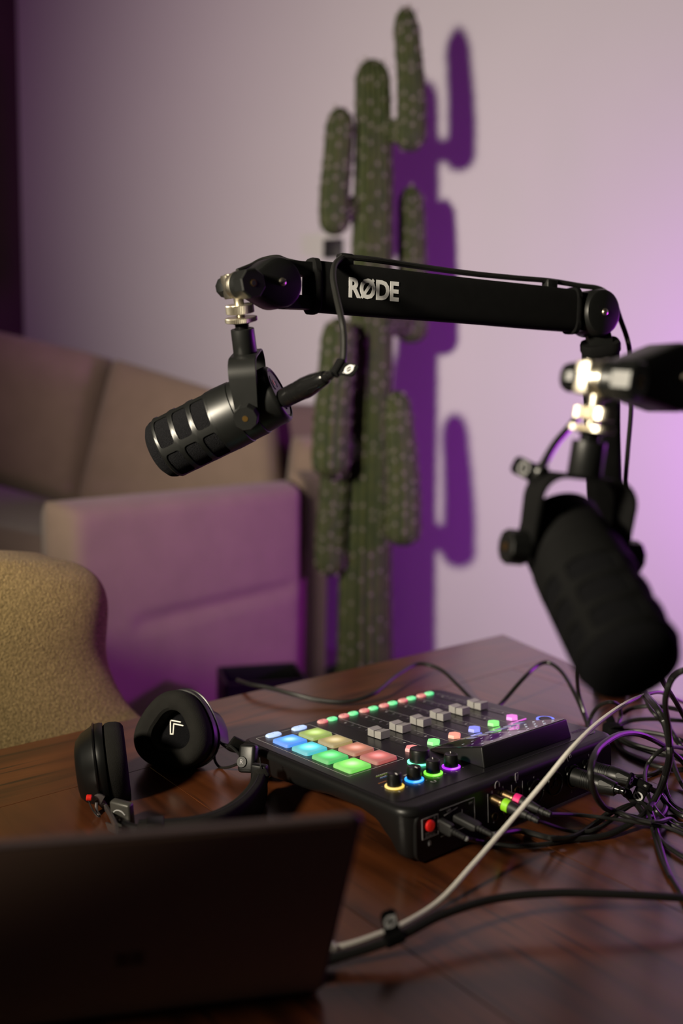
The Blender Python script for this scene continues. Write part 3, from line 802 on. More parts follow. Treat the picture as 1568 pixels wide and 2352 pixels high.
p1 = [e1, T(1105, 1933, 0.004), T(1150, 1940, 0.003), T(1200, 1943, 0.003), T(1290, 1932, 0.003), T(1350, 1905, 0.003), T(1400, 1870, 0.008), T(1440, 1850, 0.014), T(1480, 1846, 0.012), T(1500, 1880, 0.006), T(1530, 1990, 0.003), T(1568, 2060, 0.003), T(1620, 2150, 0.003)]
c1_ = cable('usb_cable', p1, 0.0021, 'thin black lead plugged in right beside the red power button', per=8)
plug_box(c1_, b1, d1, 0.0068, 0.012, 0.016, M['rubber'], 'plug')
d2 = (outd + EX * 0.02 + V((0, 0, -0.10))).normalized()
b2 = Bw(62, -1.5, 1); e2 = b2 + d2 * 0.043
p2 = [e2, T(1190, 1908, 0.008), T(1250, 1922, 0.004)] + [TK(*q_) for q_ in ((150, 2000, 0.004), (400, 2008, 0.004), (700, 1970, 0.004), (900, 1890, 0.006), (1080, 1770, 0.012), (1200, 1640, 0.016), (1300, 1450, 0.03), (1370, 1230, 0.05), (1395, 1040, 0.08), (1385, 800, 0.11), (1350, 560, 0.14), (1380, 380, 0.16), (1440, 260, 0.17), (1543, 190, 0.18), (1700, 160, 0.18))]
c2_ = cable('power_cable', p2, 0.0028, 'thicker black cable from the mixer sweeping low, then rising at the right edge', per=8)
plug_box(c2_, b2, d2, 0.012, 0.0072, 0.026, M['rubber'], 'plug')
# headphone jacks
def jackplug(parent, base, d, ringm, lab):
    f = frame(base, z=d); bm = nb(); rev(bm, f, [(0, 0.0043), (0.001, 0.0052), (0.0095, 0.0052), (0.010, 0.0057), (0.012, 0.0057), (0.0125, 0.0054)], 24)
    o = obj('plug', bm, dark_brass, parent, world=True, label='brass coloured headphone plug')
    bm = nb(); rev(bm, f, [(0.0125, 0.0056), (0.013, 0.0063), (0.0195, 0.0063), (0.020, 0.0055)], 24); obj('colour_ring', bm, ringm, o, world=True, label=lab)
    bm = nb(); pr = [(0.020, 0.0058), (0.028, 0.0055), (0.036, 0.0040)]
    for k in range(3): pr += [(0.037 + .005 * k, 0.0038 - .0003 * k), (0.0395 + .005 * k, 0.0038 - .0003 * k), (0.0398 + .005 * k, 0.0028), (0.0417 + .005 * k, 0.0028)]
    rev(bm, f, pr, 18); obj('strain_relief', bm, M['rubber'], o, world=True)
    return f @ V((0, 0, 0.050))
d3 = (outd * 1 + EX * 0.12 + V((0, 0, -0.17))).normalized()
b3 = Bw(112.5, 2, 0.5)
p3 = [b3 + d3 * 0.050, T(1300, 1907, 0.006), T(1345, 1910, 0.007)] + [TK(*q_) for q_ in ((600, 1900, 0.009), (750, 1820, 0.009), (900, 1700, 0.012), (1050, 1620, 0.014), (1140, 1660, 0.016), (1190, 1800, 0.012), (1225, 1950, 0.004), (1300, 2200, 0.003), (1400, 2420, 0.003))]
c3_ = cable('headphone_cable', p3, 0.0019, 'thin black cable ending in a plug with a lime green ring')
jackplug(c3_, b3, d3, M['greenring'], 'lime green ring')
d4 = (outd * 1 + EX * 0.16 + V((0, 0, -0.15))).normalized()
b4 = Bw(128.5, 2, 0.5)
p4 = [b4 + d4 * 0.050, T(1330, 1872, 0.014), T(1400, 1880, 0.012), T(1470, 1890, 0.012), T(1530, 1900, 0.01), T(1600, 1930, 0.01), T(1700, 1960, 0.01)]
c4_ = cable('headphone_cable', p4, 0.0019, 'thin black cable ending in a plug with a magenta pink ring')
jackplug(c4_, b4, d4, M['pinkring'], 'magenta pink ring')
# XLR plugs
d5 = (outd + V((0, 0, -0.04)) + EX * 0.12).normalized(); b5 = Bw(240, -8, 1)
e5 = b5 + d5 * 0.055
tA = TK(960, 1560, 0.012)
p5 = [e5, tA, TK(1060, 1660, 0.012), TK(1120, 1760, 0.010), TK(1130, 1800, 0.006), TK(1230, 1815, 0.004), TK(1330, 1740, 0.005), TK(1360, 1630, 0.006), TK(1320, 1540, 0.008), TK(1230, 1480, 0.012)]
c5_ = cable('microphone_cable', p5, 0.0030, 'black microphone cable plugged in nearest the pink ringed plug')
xlr(c5_, b5, d5, 0.057, 0.0098, roll=0.5)
velcro(c5_, (e5 + tA) / 2 + V((0, 0, 0.002)), tA - e5, (0.31, 0.25, 0.76), 0.015)
d6 = (outd + V((0, 0, -0.04)) + EX * 0.15).normalized(); b6 = Bw(270, -8, 1)
e6 = b6 + d6 * 0.055
tB = TK(1180, 1460, 0.026)
p6 = [e6, tB, TK(1290, 1530, 0.012), TK(1360, 1620, 0.008), TK(1440, 1700, 0.004), TK(1543, 1760, 0.004), TK(1700, 1800, 0.004)]
c6_ = cable('microphone_cable', p6, 0.0030, 'black microphone cable plugged in at the socket farthest right')
xlr(c6_, b6, d6, 0.057, 0.0098, roll=0.5)
velcro(c6_, e6 + (tB - e6) * .4, tB - e6, (-0.31, -0.25, -0.76), 0.015)
# white cable
pw = [T(712, 2190, 0.004), T(750, 2178, 0.004), T(790, 2172, 0.004), T(850, 2153, 0.004), T(930, 2120, 0.004), T(1010, 2068, 0.006), U(1082, 1990, 0.712), U(1130, 1935, 0.732), U(1180, 1877, 0.75), U(1250, 1795, 0.77), U(1310, 1722, 0.79), U(1370, 1663, 0.83), U(1430, 1620, 0.88), U(1480, 1596, 0.95), U(1515, 1590, 1.02), U(1545, 1602, 1.1), U(1600, 1628, 1.18)]
cw = cable('white_cable', pw, 0.0023, 'white cable running diagonally from the laptop up past the mixer', M['white'])
bm = nb(); a_, b_ = T(742, 2180, 0.004), T(772, 2175, 0.004); box(bm, frame((a_ + b_) / 2, x=b_ - a_, y=(0, 1, 0)), (b_ - a_).length, 0.0075, 0.0065, 0.001); obj('plug', bm, M['white'], cw, world=True)
# black cable in the foreground
pb = [T(700, 2218, 0.006), T(760, 2203, 0.008), T(850, 2178, 0.012), T(930, 2146, 0.018), T(1020, 2100, 0.022), T(1140, 2064, 0.024), T(1280, 2051, 0.025), T(1420, 2054, 0.024), T(1568, 2062, 0.02), T(1700, 2070, 0.01), T(1850, 2080, 0.01)]
cb = cable('laptop_cable', pb, 0.0033, 'black cable arching over the wood in front of the white cable')
a_, b_ = T(715, 2213, 0.006), T(800, 2192, 0.009)
bm = nb(); tube(bm, spline([a_, (a_ + b_) / 2, b_], 4), lambda t: 0.0050 - 0.0014 * t, 14); obj('plug', bm, M['rubber'], cb, world=True)
pc = T(905, 2156, 0.017); velcro(cb, pc, T(930, 2146, 0.018) - T(880, 2168, .015), (-0.1, 0.3, 0.95), 0.015)
# cables behind the mixer
cable('desk_cable', [T(545, 1562, 0.004), T(575, 1572, 0.012), T(620, 1580, 0.014), T(680, 1596, 0.012), T(740, 1609, 0.008), T(800, 1611, 0.008), T(860, 1592, 0.014), T(910, 1552, 0.02), T(960, 1525, 0.024), T(1010, 1537, 0.02), T(1050, 1572, 0.012), T(1085, 1608, 0.006)], 0.0030, 'black cable snaking over the far table edge behind the glowing keys')
cable('desk_cable', [T(1140, 1628, 0.003), T(1160, 1606, 0.01), T(1200, 1560, 0.03), T(1235, 1528, 0.04), T(1262, 1523, 0.042), T(1292, 1546, 0.036), T(1318, 1590, 0.026), T(1336, 1630, 0.012), T(1350, 1668, 0.004), T(1356, 1700, 0.003)], 0.0030, 'black cable looping up behind the mixer screen')
def loop(pts, r, lab, grp=None, **k): return cable('coiled_cable', [TK(*p) for p in pts], r, lab, group=grp, **k)
loop([(450, 20, .11), (408, 230, .07), (410, 400, .04), (450, 560, .02), (500, 700, .006), (530, 780, .003)], 0.0027, 'short black cable dropping behind the loop beside the mixer corner')
loop([(525, 810, .003), (550, 690, .012), (620, 585, .03), (700, 540, .04), (780, 528, .045), (850, 565, .035), (868, 640, .015), (860, 720, .004), (830, 800, .003)], 0.0026, 'small black arch of cable standing behind the mixer corner')
grp = 'loops of the tied cable coil'
tie = (800, 850)
loop([(790, 830, .006), (880, 770, .008), (1000, 728, .010), (1200, 712, .012), (1400, 722, .012), (1600, 740, .01), (1750, 790, .006), (1820, 900, .004)], 0.0028, 'highest loop of the tied cable coil, sweeping widest behind the others', grp)
loop([(800, 850, .008), (950, 838, .010), (1120, 848, .012), (1330, 885, .012), (1543, 950, .010), (1650, 1050, .006)], 0.0028, 'second loop of the tied coil, running straight towards the purple wall', grp)
loop([(810, 880, .005), (870, 940, .006), (960, 990, .006), (1100, 1040, .006), (1250, 1085, .006), (1420, 1110, .006), (1600, 1110, .006), (1760, 1060, .004), (1820, 940, .004)], 0.0028, 'middle loop of the tied cable coil, crossing the widest gap of bare wood', grp)
loop([(800, 900, .004), (850, 1010, .003), (940, 1090, .003), (1060, 1150, .003), (1200, 1205, .003), (1350, 1245, .004), (1520, 1260, .003), (1700, 1230, .003)], 0.0028, 'lowest loop of the tied cable coil, lying nearest the microphone plugs', grp)
loop([(820, 870, .009), (900, 925, .010), (1010, 985, .011), (1160, 1030, .011), (1330, 1075, .011), (1500, 1150, .009), (1650, 1230, .004)], 0.0028, 'loop of the tied cable coil pressed between its middle and lowest loops', grp)
loop([(650, 1010, .085), (800, 905, .082), (920, 868, .075), (1060, 875, .066), (1200, 925, .055), (1350, 1010, .035), (1450, 1090, .02), (1560, 1200, .008), (1640, 1350, .003)][::-1] + [(580, 1120, .084), (548, 1260, .078), (555, 1400, .066), (610, 1560, .045), (700, 1670, .024), (800, 1710, .014), (900, 1750, .012), (1000, 1775, .012), (1100, 1790, .010), (1200, 1770, .008)], 0.0031, 'large black cable ring standing up in front of the mixer plugs')
loop([(900, 650, .01), (960, 610, .02), (1060, 582, .03), (1200, 572, .035), (1360, 585, .035), (1543, 625, .03), (1750, 690, .02)], 0.0030, 'black cable crossing behind the white cable near the table edge')
loop([(1120, 410, .09), (1160, 470, .10), (1210, 530, .11), (1280, 620, .11), (1340, 740, .10), (1385, 900, .09), (1400, 1060, .08), (1385, 1200, .06), (1330, 1380, .03), (1270, 1530, .015), (1180, 1680, .018)], 0.0037, 'thick black cable falling from under the near microphone to the plugs')
loop([(1130, 470, .05), (1190, 600, .045), (1260, 680, .04), (1330, 760, .03), (1400, 850, .025), (1480, 960, .02), (1600, 1080, .01)], 0.0028, 'black cable slanting down beneath the thick falling one')
loop([(1270, 180, .15), (1300, 250, .14), (1345, 340, .12), (1410, 440, .10), (1490, 570, .08), (1560, 700, .06), (1680, 900, .03)], 0.0028, 'black cable crossing the purple wall at the right edge')
loop([(1750, 1080, .004), (1543, 1030, .02), (1440, 1015, .03), (1330, 1040, .035), (1230, 1110, .03), (1160, 1210, .02), (1132, 1330, .018), (1150, 1470, .018), (1190, 1590, .018), (1260, 1710, .016), (1360, 1810, .006), (1450, 1870, .003), (1600, 1940, .003)], 0.0023, 'narrow black cable curling round above the wrapped plug')
loop([(1400, 790, .03), (1440, 870, .03), (1500, 970, .02), (1580, 1060, .01), (1700, 1150, .004)], 0.0025, 'short slanting black cable at the frame edge beside the coil')
loop([(1410, 1090, .02), (1440, 1200, .016), (1480, 1310, .01), (1550, 1440, .004), (1680, 1600, .003)], 0.0026, 'black cable running down the frame edge under the coil')
loop([(1350, 1330, .02), (1345, 1430, .014), (1370, 1530, .008), (1420, 1620, .004), (1500, 1690, .003), (1600, 1730, .003), (1750, 1760, .003)], 0.0030, 'black cable hooking round to the frame edge right of the wrap')
loop([(1215, 1870, .003), (1260, 1950, .003), (1330, 2050, .003), (1430, 2130, .003), (1560, 2210, .003), (1750, 2300, .003)], 0.0024, 'black cable at lower right running towards the frame corner', )
loop([(1220, 1830, .012), (1300, 1825, .010), (1380, 1800, .006), (1430, 1810, .004), (1480, 1850, .003), (1543, 1860, .003), (1700, 1850, .003)], 0.0028, 'black cable with a small kink right of the crossing leads')
loop([(900, 1280, .003), (960, 1310, .003), (1060, 1332, .003), (1180, 1315, .003), (1290, 1270, .003), (1380, 1230, .008)], 0.0024, 'thin black cable under the farther microphone plug')
loop([(120, 2010, .008), (330, 1985, .008), (480, 1915, .007), (600, 1830, .007), (720, 1735, .010), (780, 1708, .016), (860, 1720, .020), (960, 1765, .020), (1060, 1800, .018), (1200, 1830, .018)], 0.0022, 'thin black lead crossing under the two headphone leads')
# hook-and-loop tie
bm = nb(); f = frame(TK(790, 845, 0.009), x=TK(900, 940, .009) - TK(700, 760, .009), y=(0, 1, 0))
box(bm, f, 0.026, 0.022, 0.018, 0.005, 3); box(bm, f @ Matrix.Translation((-0.018, 0.004, 0.006)) @ Matrix.Rotation(.5, 4, 'Y'), 0.022, 0.012, 0.002, 0.0008)
box(bm, f @ Matrix.Translation((0.014, -0.003, 0.010)) @ Matrix.Rotation(-.5, 4, 'Y'), 0.018, 0.012, 0.002, 0.0008)
tag(obj('cable_tie', bm, M['cloth'], origin=f.translation), 'black hook and loop tie gathering the cable coil', 'cable tie')

# ------------------------------------------------------------------ podcast microphones
def mic(name, P, p, a, u, label, slot=-32, sm=None):
    sm = sm or M['satin']
    p = V(p).normalized(); a = V(a); a = (a - p * a.dot(p)).normalized(); u = V(u); u = (u - p * u.dot(p)).normalized()
    root = thing(name, Matrix.Translation(P), label, 'microphone')
    BF = frame(P, z=a, x=p)                      # revolve about z = mic axis
    r = 0.032
    def part(nm, prof, m, n=56, **k):
        bm = nb(); rev(bm, BF, prof, n); return obj(nm, bm, m, root, world=True, **k)
    part('foam', [(0.0346, 0.020), (0.0347, 0.0318), (0.0964, 0.0319), (0.0985, 0.0316), (0.1025, 0.0310), (0.1070, 0.0290), (0.1105, 0.0240), (0.1120, 0.016), (0.1125, 0)], M['foam'])
    part('front_shell', [(0.012, 0.026), (0.012, 0.0320), (0.0128, 0.0328), (0.0300, 0.0333), (0.0345, 0.0330), (0.0345, 0.028)], sm)
    part('middle_shell', [(-0.006, 0.026), (-0.006, 0.0312), (-0.0052, 0.0318), (0.0118, 0.0320), (0.0118, 0.026)], sm)
    rs = part('rear_shell', [(-0.030, 0), (-0.030, 0.0245), (-0.0305, 0.0250), (-0.0318, 0.0258), (-0.0320, 0.0270), (-0.0305, 0.0290), (-0.0275, 0.0300), (-0.0062, 0.0306), (-0.0062, 0.026)], sm)
    bm = nb(); rev(bm, BF, [(-0.0302, 0), (-0.0308, 0.0236), (-0.0300, 0.0242)], 48); plt = obj('rear_plate', bm, M['body'], rs, world=True)
    # cage with rounded slots
    bm = nb(); R = 0.0331; z0 = 0.0345; NS, NR = 5, 3; cz = 0.0208; dz = cz
    def cp(zz, th, rr): return BF @ V((rr * math.cos(th), rr * math.sin(th), zz))
    off = math.radians(slot)
    for s in range(NS):
        for k in range(NR):
            cth = off + s * 2 * PI / NS; cc = z0 + dz * (k + .5); hth = PI / NS; hz = dz / 2
            n = 56; I = []; O = []; Q = []
            for j in range(n):
                t = 2 * PI * (j + .5) / n; cu, su = math.cos(t), math.sin(t)
                e = 2 / 6.0; iu = math.copysign(abs(cu) ** e, cu) * hth * .83; iz = math.copysign(abs(su) ** e, su) * (hz - 0.0023)
                mxx = max(abs(cu), abs(su)); ou = cu / mxx * hth; oz = su / mxx * hz
                I.append(bm.verts.new(cp(cc + iz, cth + iu, R))); O.append(bm.verts.new(cp(cc + oz, cth + ou, R))); Q.append(bm.verts.new(cp(cc + iz, cth + iu, R - 0.0026)))
            for j in range(n):
                h = (j + 1) % n; bm.faces.new((O[j], O[h], I[h], I[j])); bm.faces.new((I[j], I[h], Q[h], Q[j]))
            # corners of the cell
            for sx_, sz_ in ((1, 1), (-1, 1), (-1, -1), (1, -1)):
                cv = bm.verts.new(cp(cc + sz_ * hz, cth + sx_ * hth, R))
                ds = sorted(range(n), key=lambda j: (O[j].co - cv.co).length)[:2]
                try: bm.faces.new((O[ds[0]], cv, O[ds[1]]))
                except Exception: pass
    zt = z0 + NR * dz
    t_ = bmesh.new(); n = 56; RR = []
    for r_, z_ in ((R - .0026, z0), (R, z0), (R, z0 - .0004)): RR.append([t_.verts.new((r_ * math.cos(2 * PI * k / n), r_ * math.sin(2 * PI * k / n), z_)) for k in range(n)])
    for r_, z_ in ((R, zt), (R - .0007, zt + .0012), (R - .0028, zt + .0014), (R - .003, zt - .002)): RR.append([t_.verts.new((r_ * math.cos(2 * PI * k / n), r_ * math.sin(2 * PI * k / n), z_)) for k in range(n)])
    for i_ in (0, 1, 3, 4, 5):
        for k in range(n): t_.faces.new((RR[i_][k], RR[i_][(k + 1) % n], RR[i_ + 1][(k + 1) % n], RR[i_ + 1][k]))
    merge(bm, t_, BF); bmesh.ops.remove_doubles(bm, verts=bm.verts, dist=1e-5); fix(bm)
    obj('slotted_grille', bm, sm, root, world=True)
    # yoke
    YF = frame(P, z=u, x=p)
    hy = 0.0355; top = 0.0525; rc = 0.017
    path = [(-hy, -0.010), (-hy, 0.0)] + [(-hy, top - rc)] + [(-hy + rc - rc * math.cos(t), top - rc + rc * math.sin(t)) for t in [PI / 2 * k / 6 for k in range(1, 7)]]
    path += [(-x_, z_) for x_, z_ in path[::-1]]
    bm = nb(); G = []
    for i_, (x_, z_) in enumerate(path):
        q0 = path[max(i_ - 1, 0)]; q1 = path[min(i_ + 1, len(path) - 1)]; tx, tz_ = q1[0] - q0[0], q1[1] - q0[1]; l_ = math.hypot(tx, tz_); nx, nz = -tz_ / l_, tx / l_
        w = 0.0135 if z_ > 0.0 else 0.011
        G.append([bm.verts.new(YF @ V((x_ + nx * o_, yy, z_ + nz * o_))) for o_, yy in ((0.0013, -w), (0.0013, w), (-0.0013, w), (-0.0013, -w))])
    for A, Bq in zip(G, G[1:]):
        for k in range(4): bm.faces.new((A[k], A[(k + 1) % 4], Bq[(k + 1) % 4], Bq[k]))
    bm.faces.new(G[0]); bm.faces.new(G[-1]); fix(bm)
    bmesh.ops.bevel(bm, geom=[e_ for e_ in bm.edges if e_.calc_face_angle(0) > 1.2], offset=0.0006, segments=2, affect='EDGES')
    yk = obj('yoke_bracket', bm, sm, root, world=True)
    bm = nb(); rev(bm, YF, [(top + 0.0005, 0.0108), (top + .002, 0.0118), (top + 0.0245, 0.0115), (top + 0.025, 0.0108), (top + .025, 0.008), (top + .020, 0.0078)], 40)
    obj('mount_socket', bm, M['satin'], yk, world=True)
    for s in (1, -1):
        kf = frame(P + p * (s * hy), z=p * s, x=a)
        o8 = [(0.0122 * math.cos(2 * PI * (k + .5) / 10), 0.0122 * math.sin(2 * PI * (k + .5) / 10)) for k in range(10)]
        bm = nb(); stack(bm, kf, [(inset(o8, .001), 0.0010), (o8, 0.002), (o8, 0.0145), (inset(o8, .0008), 0.0155)])
        cyl(bm, kf @ Matrix.Translation((0, 0, -0.008)), 0.006, 0.010, 20)
        kb = obj('pivot_knob', bm, M['satin'], root, world=True, ang=25)
        bm = nb(); cyl(bm, kf @ Matrix.Translation((0, 0, 0.0154)), 0.0028, 0.0005, 20); obj('knob_screw', bm, M['brass'], kb, world=True)
    # rear: three pin socket, usb port and headphone port
    def rp(x_, y_, o_=0): return BF @ Matrix.Translation((x_, y_, -0.0305 - o_)) @ Matrix.Rotation(PI, 4, 'X')
    bm = nb(); cyl(bm, rp(0, -0.012), 0.006, 0.0012, 24); obj('volume_dial', bm, M['body'], plt, world=True)
    bm = nb(); cyl(bm, rp(0.003, 0.0125), 0.0075, 0.0008, 28); pr_ = obj('port_recess', bm, M['satin'], plt, world=True)
    bm = nb(); box(bm, rp(0.004, 0.0125, 0.0008), 0.0045, 0.0058, 0.001, 0.0004); obj('copper_port', bm, M['gold'], pr_, world=True, label='copper coloured port')
    bm = nb(); box(bm, rp(-0.008, 0.008, 0.0002), 0.005, 0.006, 0.001, 0.0004); obj('usb_socket', bm, M['hole'], plt, world=True)
    return root, BF, YF

def boomhead(root, J, H, k, dn, YF):
    """silver mount, knobs and teardrop head of a boom arm. J knuckle, H disc centre, k knob axis, dn stem axis (down), YF yoke frame of the mic"""
    k = V(k).normalized(); d = (H - J); d.normalize()
    up_ = V((0, 0, 1)); n = d.cross(up_).normalized()
    if n.y > 0: n = -n
    hf = frame(H, x=-d, y=-n.cross(-d) if False else n.cross(-d))
    hf = frame(H, z=n, x=-d)
    Lh = (H - J).length
    o1 = hull2((0, 0), 0.0245, (Lh - 0.012, 0), 0.0095, 22)
    ar = sum(o1[i - 1][0] * o1[i][1] - o1[i][0] * o1[i - 1][1] for i in range(len(o1)))
    if ar < 0: o1 = o1[::-1]
    bm = nb(); i1, i2 = inset(o1, 0.0015), inset(o1, 0.004)
    stack(bm, hf, [(i2, -0.0165), (i1, -0.0155), (o1, -0.012), (o1, 0.012), (i1, 0.0155), (i2, 0.0165)])
    hd = obj('boom_head', bm, M['satin'], root, world=True)
    bm = nb(); rev(bm, hf @ Matrix.Translation((0, 0, 0.0165)), [(0, 0.0041), (0.0012, 0.0039), (0.0020, 0.0031), (0.0025, 0.0015), (0.0026, 0)], 24)
    obj('screw', bm, M['silver'], hd, world=True)
    bm = nb(); box(bm, hf @ Matrix.Rotation(.5, 4, 'Z') @ Matrix.Translation((0, 0, 0.0192)), 0.0075, 0.0008, 0.0006); obj('screw_slot', bm, M['hole'], hd, world=True, smooth=False)
    kf = frame(J, z=k, x=dn)
    bm = nb(); cyl(bm, kf @ Matrix.Translation((0, 0, -0.004)), 0.0122, 0.006, 36, 0.0006); cyl(bm, kf @ Matrix.Translation((0, 0, 0.0035)), 0.0135, 0.0030, 36, 0.0006)
    box(bm, kf @ Matrix.Translation((0.000, 0, -0.0090)), 0.0225, 0.0165, 0.0110, 0.0012)
    cyl(bm, kf @ Matrix.Translation((-0.0105, 0, -0.0078)) @ Matrix.Rotation(-PI / 2, 4, 'Y'), 0.0062, 0.0014, 24, 0.0004)
    obj('swivel', bm, M['silver'], root, world=True, label='brushed silver swivel')
    o8 = [(0.0142 * math.cos(2 * PI * (i + .5) / 8), 0.0142 * math.sin(2 * PI * (i + .5) / 8)) for i in range(8)]
    bm = nb(); rev(bm, kf, [(0.0066, 0.0132), (0.0150, 0.0128)], 32)
    stack(bm, kf, [(inset(o8, .0015), 0.0135), (o8, 0.0155), (o8, 0.0285), (inset(o8, .0012), 0.0298)])
    kb = obj('tightening_knob', bm, M['satin'], root, world=True, ang=25)
    bm = nb(); cyl(bm, kf @ Matrix.Translation((0, 0, 0.0296)), 0.0032, 0.0005, 20); kk = obj('knob_rim', bm, M['brass'], kb, world=True)
    bm = nb(); cyl(bm, kf @ Matrix.Translation((0, 0, 0.0299)), 0.0025, 0.0004, 20); obj('knob_centre', bm, M['hole'], kb, world=True)
    bm = nb(); rev(bm, kf, [(-0.0255, 0.0070), (-0.025, 0.0092), (-0.0225, 0.0104), (-0.0155, 0.0104), (-0.012, 0.009)], 10); obj('end_knob', bm, M['satin'], root, world=True, ang=25)
    # stem and knurled nuts, along the yoke axis of the mic below
    def nut(z0, h, r, nm):
        bm = nb(); n_ = 110; t_ = bmesh.new(); rr = []
        for z_, f_ in ((z0, .94), (z0 + .0006, 1), (z0 + h - .0006, 1), (z0 + h, .94)):
            rr.append([t_.verts.new(((r * f_ - (0.00055 if j % 2 and f_ == 1 else 0)) * math.cos(2 * PI * j / n_ + z_ * 6), (r * f_ - (0.00055 if j % 2 and f_ == 1 else 0)) * math.sin(2 * PI * j / n_ + z_ * 6), z_)) for j in range(n_)])
        for A, Bq in zip(rr, rr[1:]):
            for j in range(n_): t_.faces.new((A[j], A[(j + 1) % n_], Bq[(j + 1) % n_], Bq[j]))
        t_.faces.new(rr[0][::-1]); t_.faces.new(rr[-1]); fix(t_); merge(bm, t_, YF)
        return obj(nm, bm, M['silver'], root, world=True, ang=20, label='knurled silver nut')
    T0 = 0.0470
    bm = nb(); pr = [(T0 + 0.024, 0.0060)]
    for j in range(7): pr += [(T0 + 0.0255 + .0015 * j, 0.0072), (T0 + 0.0262 + .0015 * j, 0.0064)]
    pr += [(T0 + .0355, 0.0088), (T0 + .037, 0.0095)]
    rev(bm, YF, pr, 28); obj('threaded_adapter', bm, M['gloss'], root, world=True)
    nut(T0 + 0.037, 0.0046, 0.0158, 'lock_nut'); nut(T0 + 0.0452, 0.0085, 0.0138, 'lock_nut')
    bm = nb(); cyl(bm, YF @ Matrix.Translation((0, 0, T0 + 0.0412)), 0.0042, 0.006, 24)
    rev(bm, YF, [(T0 + 0.0530, 0.0046), (T0 + 0.070, 0.0056), (T0 + 0.074, 0.0056)], 28); obj('stem', bm, M['silver'], root, world=True, label='silver stem')

# microphone 1 (in focus)
P1 = U(579, 933, 0.882)
a1 = V((-0.86, 0.31, -0.41)); u1 = V((-0.105, -0.25, 0.96)); pv1 = V((-0.03, -0.96, -0.24))
a1 = (U(374, 1027, 0.918) - U(640, 907, 0.872)); 
m1, BF1, YF1 = mic('podcast_microphone', P1, pv1, a1, u1, 'black podcast microphone in sharp focus with slotted grille, hanging over the headphones')
J1 = YF1 @ V((0, 0, 0.1185)); H1 = U(628, 652, 0.878)
bo = thing('boom_arm', U(1410, 1568, 1.31), 'black boom arm in a padded sleeve with silver lettering, holding the sharp microphone', 'microphone arm')
boomhead(bo, J1, H1, (0.62, -0.78, -0.02), -u1, YF1)
S0, S1, E1 = U(717, 658, 0.908), U(1318, 715, 1.085), U(1361, 720, 1.100)
ad = (S1 - S0).normalized(); au = V((0, 0, 1)); au = (au - ad * au.dot(ad)).normalized(); an = ad.cross(au)
if an.y > 0: an = -an
# inner link: two steel bars
for s in (1, -1):
    bm = nb(); tube(bm, [H1 + au * s * 0.0165 + ad * .01, S0 + au * s * 0.0165, S1 + au * s * .0165, E1 + au * s * 0.0150], 1, 8, up=au, ax=(0.0075, 0.0085, 6))
    obj('link_bar', bm, M['satin'], bo, world=True)
bm = nb(); N_ = 24
pts = [S0.lerp(S1, k / N_) for k in range(N_ + 1)]
tube(bm, pts, lambda t: 1 + 0.012 * math.sin(t * 9) - 0.02 * t, 28, up=au, ax=(0.0256, 0.0140, 3.6))
for v in bm.verts: pass
slv = obj('padded_sleeve', bm, M['cloth'], bo, world=True)
for q_, e_, nm in ((S0, 0.0, 'near'), (S1 - ad * .004, 0, 'f')):
    bm = nb(); tube(bm, [q_ - ad * .0045, q_ - ad * .003, q_ + ad * .003, q_ + ad * .0045], lambda t: 1.0 if t in (0, 1) else 1.07, 28, up=au, ax=(0.0262, 0.0145, 3.4)); obj('sleeve_hem', bm, M['cloth'], slv, world=True)
lp = U(833, 673, 0.947)
lp = S0 + ad * ((lp - S0).dot(ad)) + au * (lp - S0).dot(au)
text('sleeve_lettering', 'RØDE', frame(lp + an * 0.0142, x=ad, y=au) @ Matrix.Translation((0, 0.0, 0)), 0.0272, M['print'], slv, depth=0.0004, bold=0.0009, spacing=0.98, world=True, sx=0.86)
ff = frame(E1, z=an, x=ad)
def disc(bm, f, r, t): rev(bm, f, [(-t, r * .8), (-t * .93, r * .93), (-t * .7, r), (t * .7, r), (t * .93, r * .93), (t, r * .8)], 44)
bm = nb(); disc(bm, ff, 0.0285, 0.020); ej = obj('elbow_joint', bm, M['satin'], bo, world=True)
bm = nb(); rev(bm, ff @ Matrix.Translation((0, 0, 0.020)), [(0, 0.0045), (0.0015, 0.0040), (0.0024, 0.002), (0.0026, 0)], 24); obj('screw', bm, M['silver'], ej, world=True)
L0, L1 = U(1378, 790, 1.108), U(1390, 1240, 1.215)
ld = (L1 - L0).normalized(); lside = V((1, 0, 0))
bm = nb(); tube(bm, [E1.lerp(L0, .2), L0, L1, L1 + ld * .02], 1, 8, up=lside, ax=(0.016, 0.010, 5)); obj('link_bar', bm, M['satin'], bo, world=True)
bm = nb(); tube(bm, [L0.lerp(L1, k / 16) for k in range(17)], lambda t: 1 + 0.02 * math.sin(t * 11), 24, up=lside, ax=(0.0220, 0.0175, 3.4)); sl2 = obj('padded_sleeve', bm, M['cloth'], bo, world=True)
bm = nb(); tube(bm, [L0 - ld * .003, L0, L0 + ld * .008, L0 + ld * .010], lambda t: 1.0 if t in (0, 1) else 1.05, 24, up=lside, ax=(0.0228, 0.0182, 3.2)); obj('sleeve_hem', bm, M['cloth'], sl2, world=True)
base = V((0.412, 1.285, TZ))
bm = nb(); disc(bm, frame(L1 + ld * .02, z=an, x=ad), 0.024, 0.018); obj('base_joint', bm, M['satin'], bo, world=True)
bm = nb(); L2 = L1 + ld * .03; tube(bm, [L2, V((L2.x * .3 + base.x * .7, L2.y * .3 + base.y * .7, TZ + .09)), base + V((0, 0, .035))], 0.012, 16); obj('post', bm, M['satin'], bo, world=True)
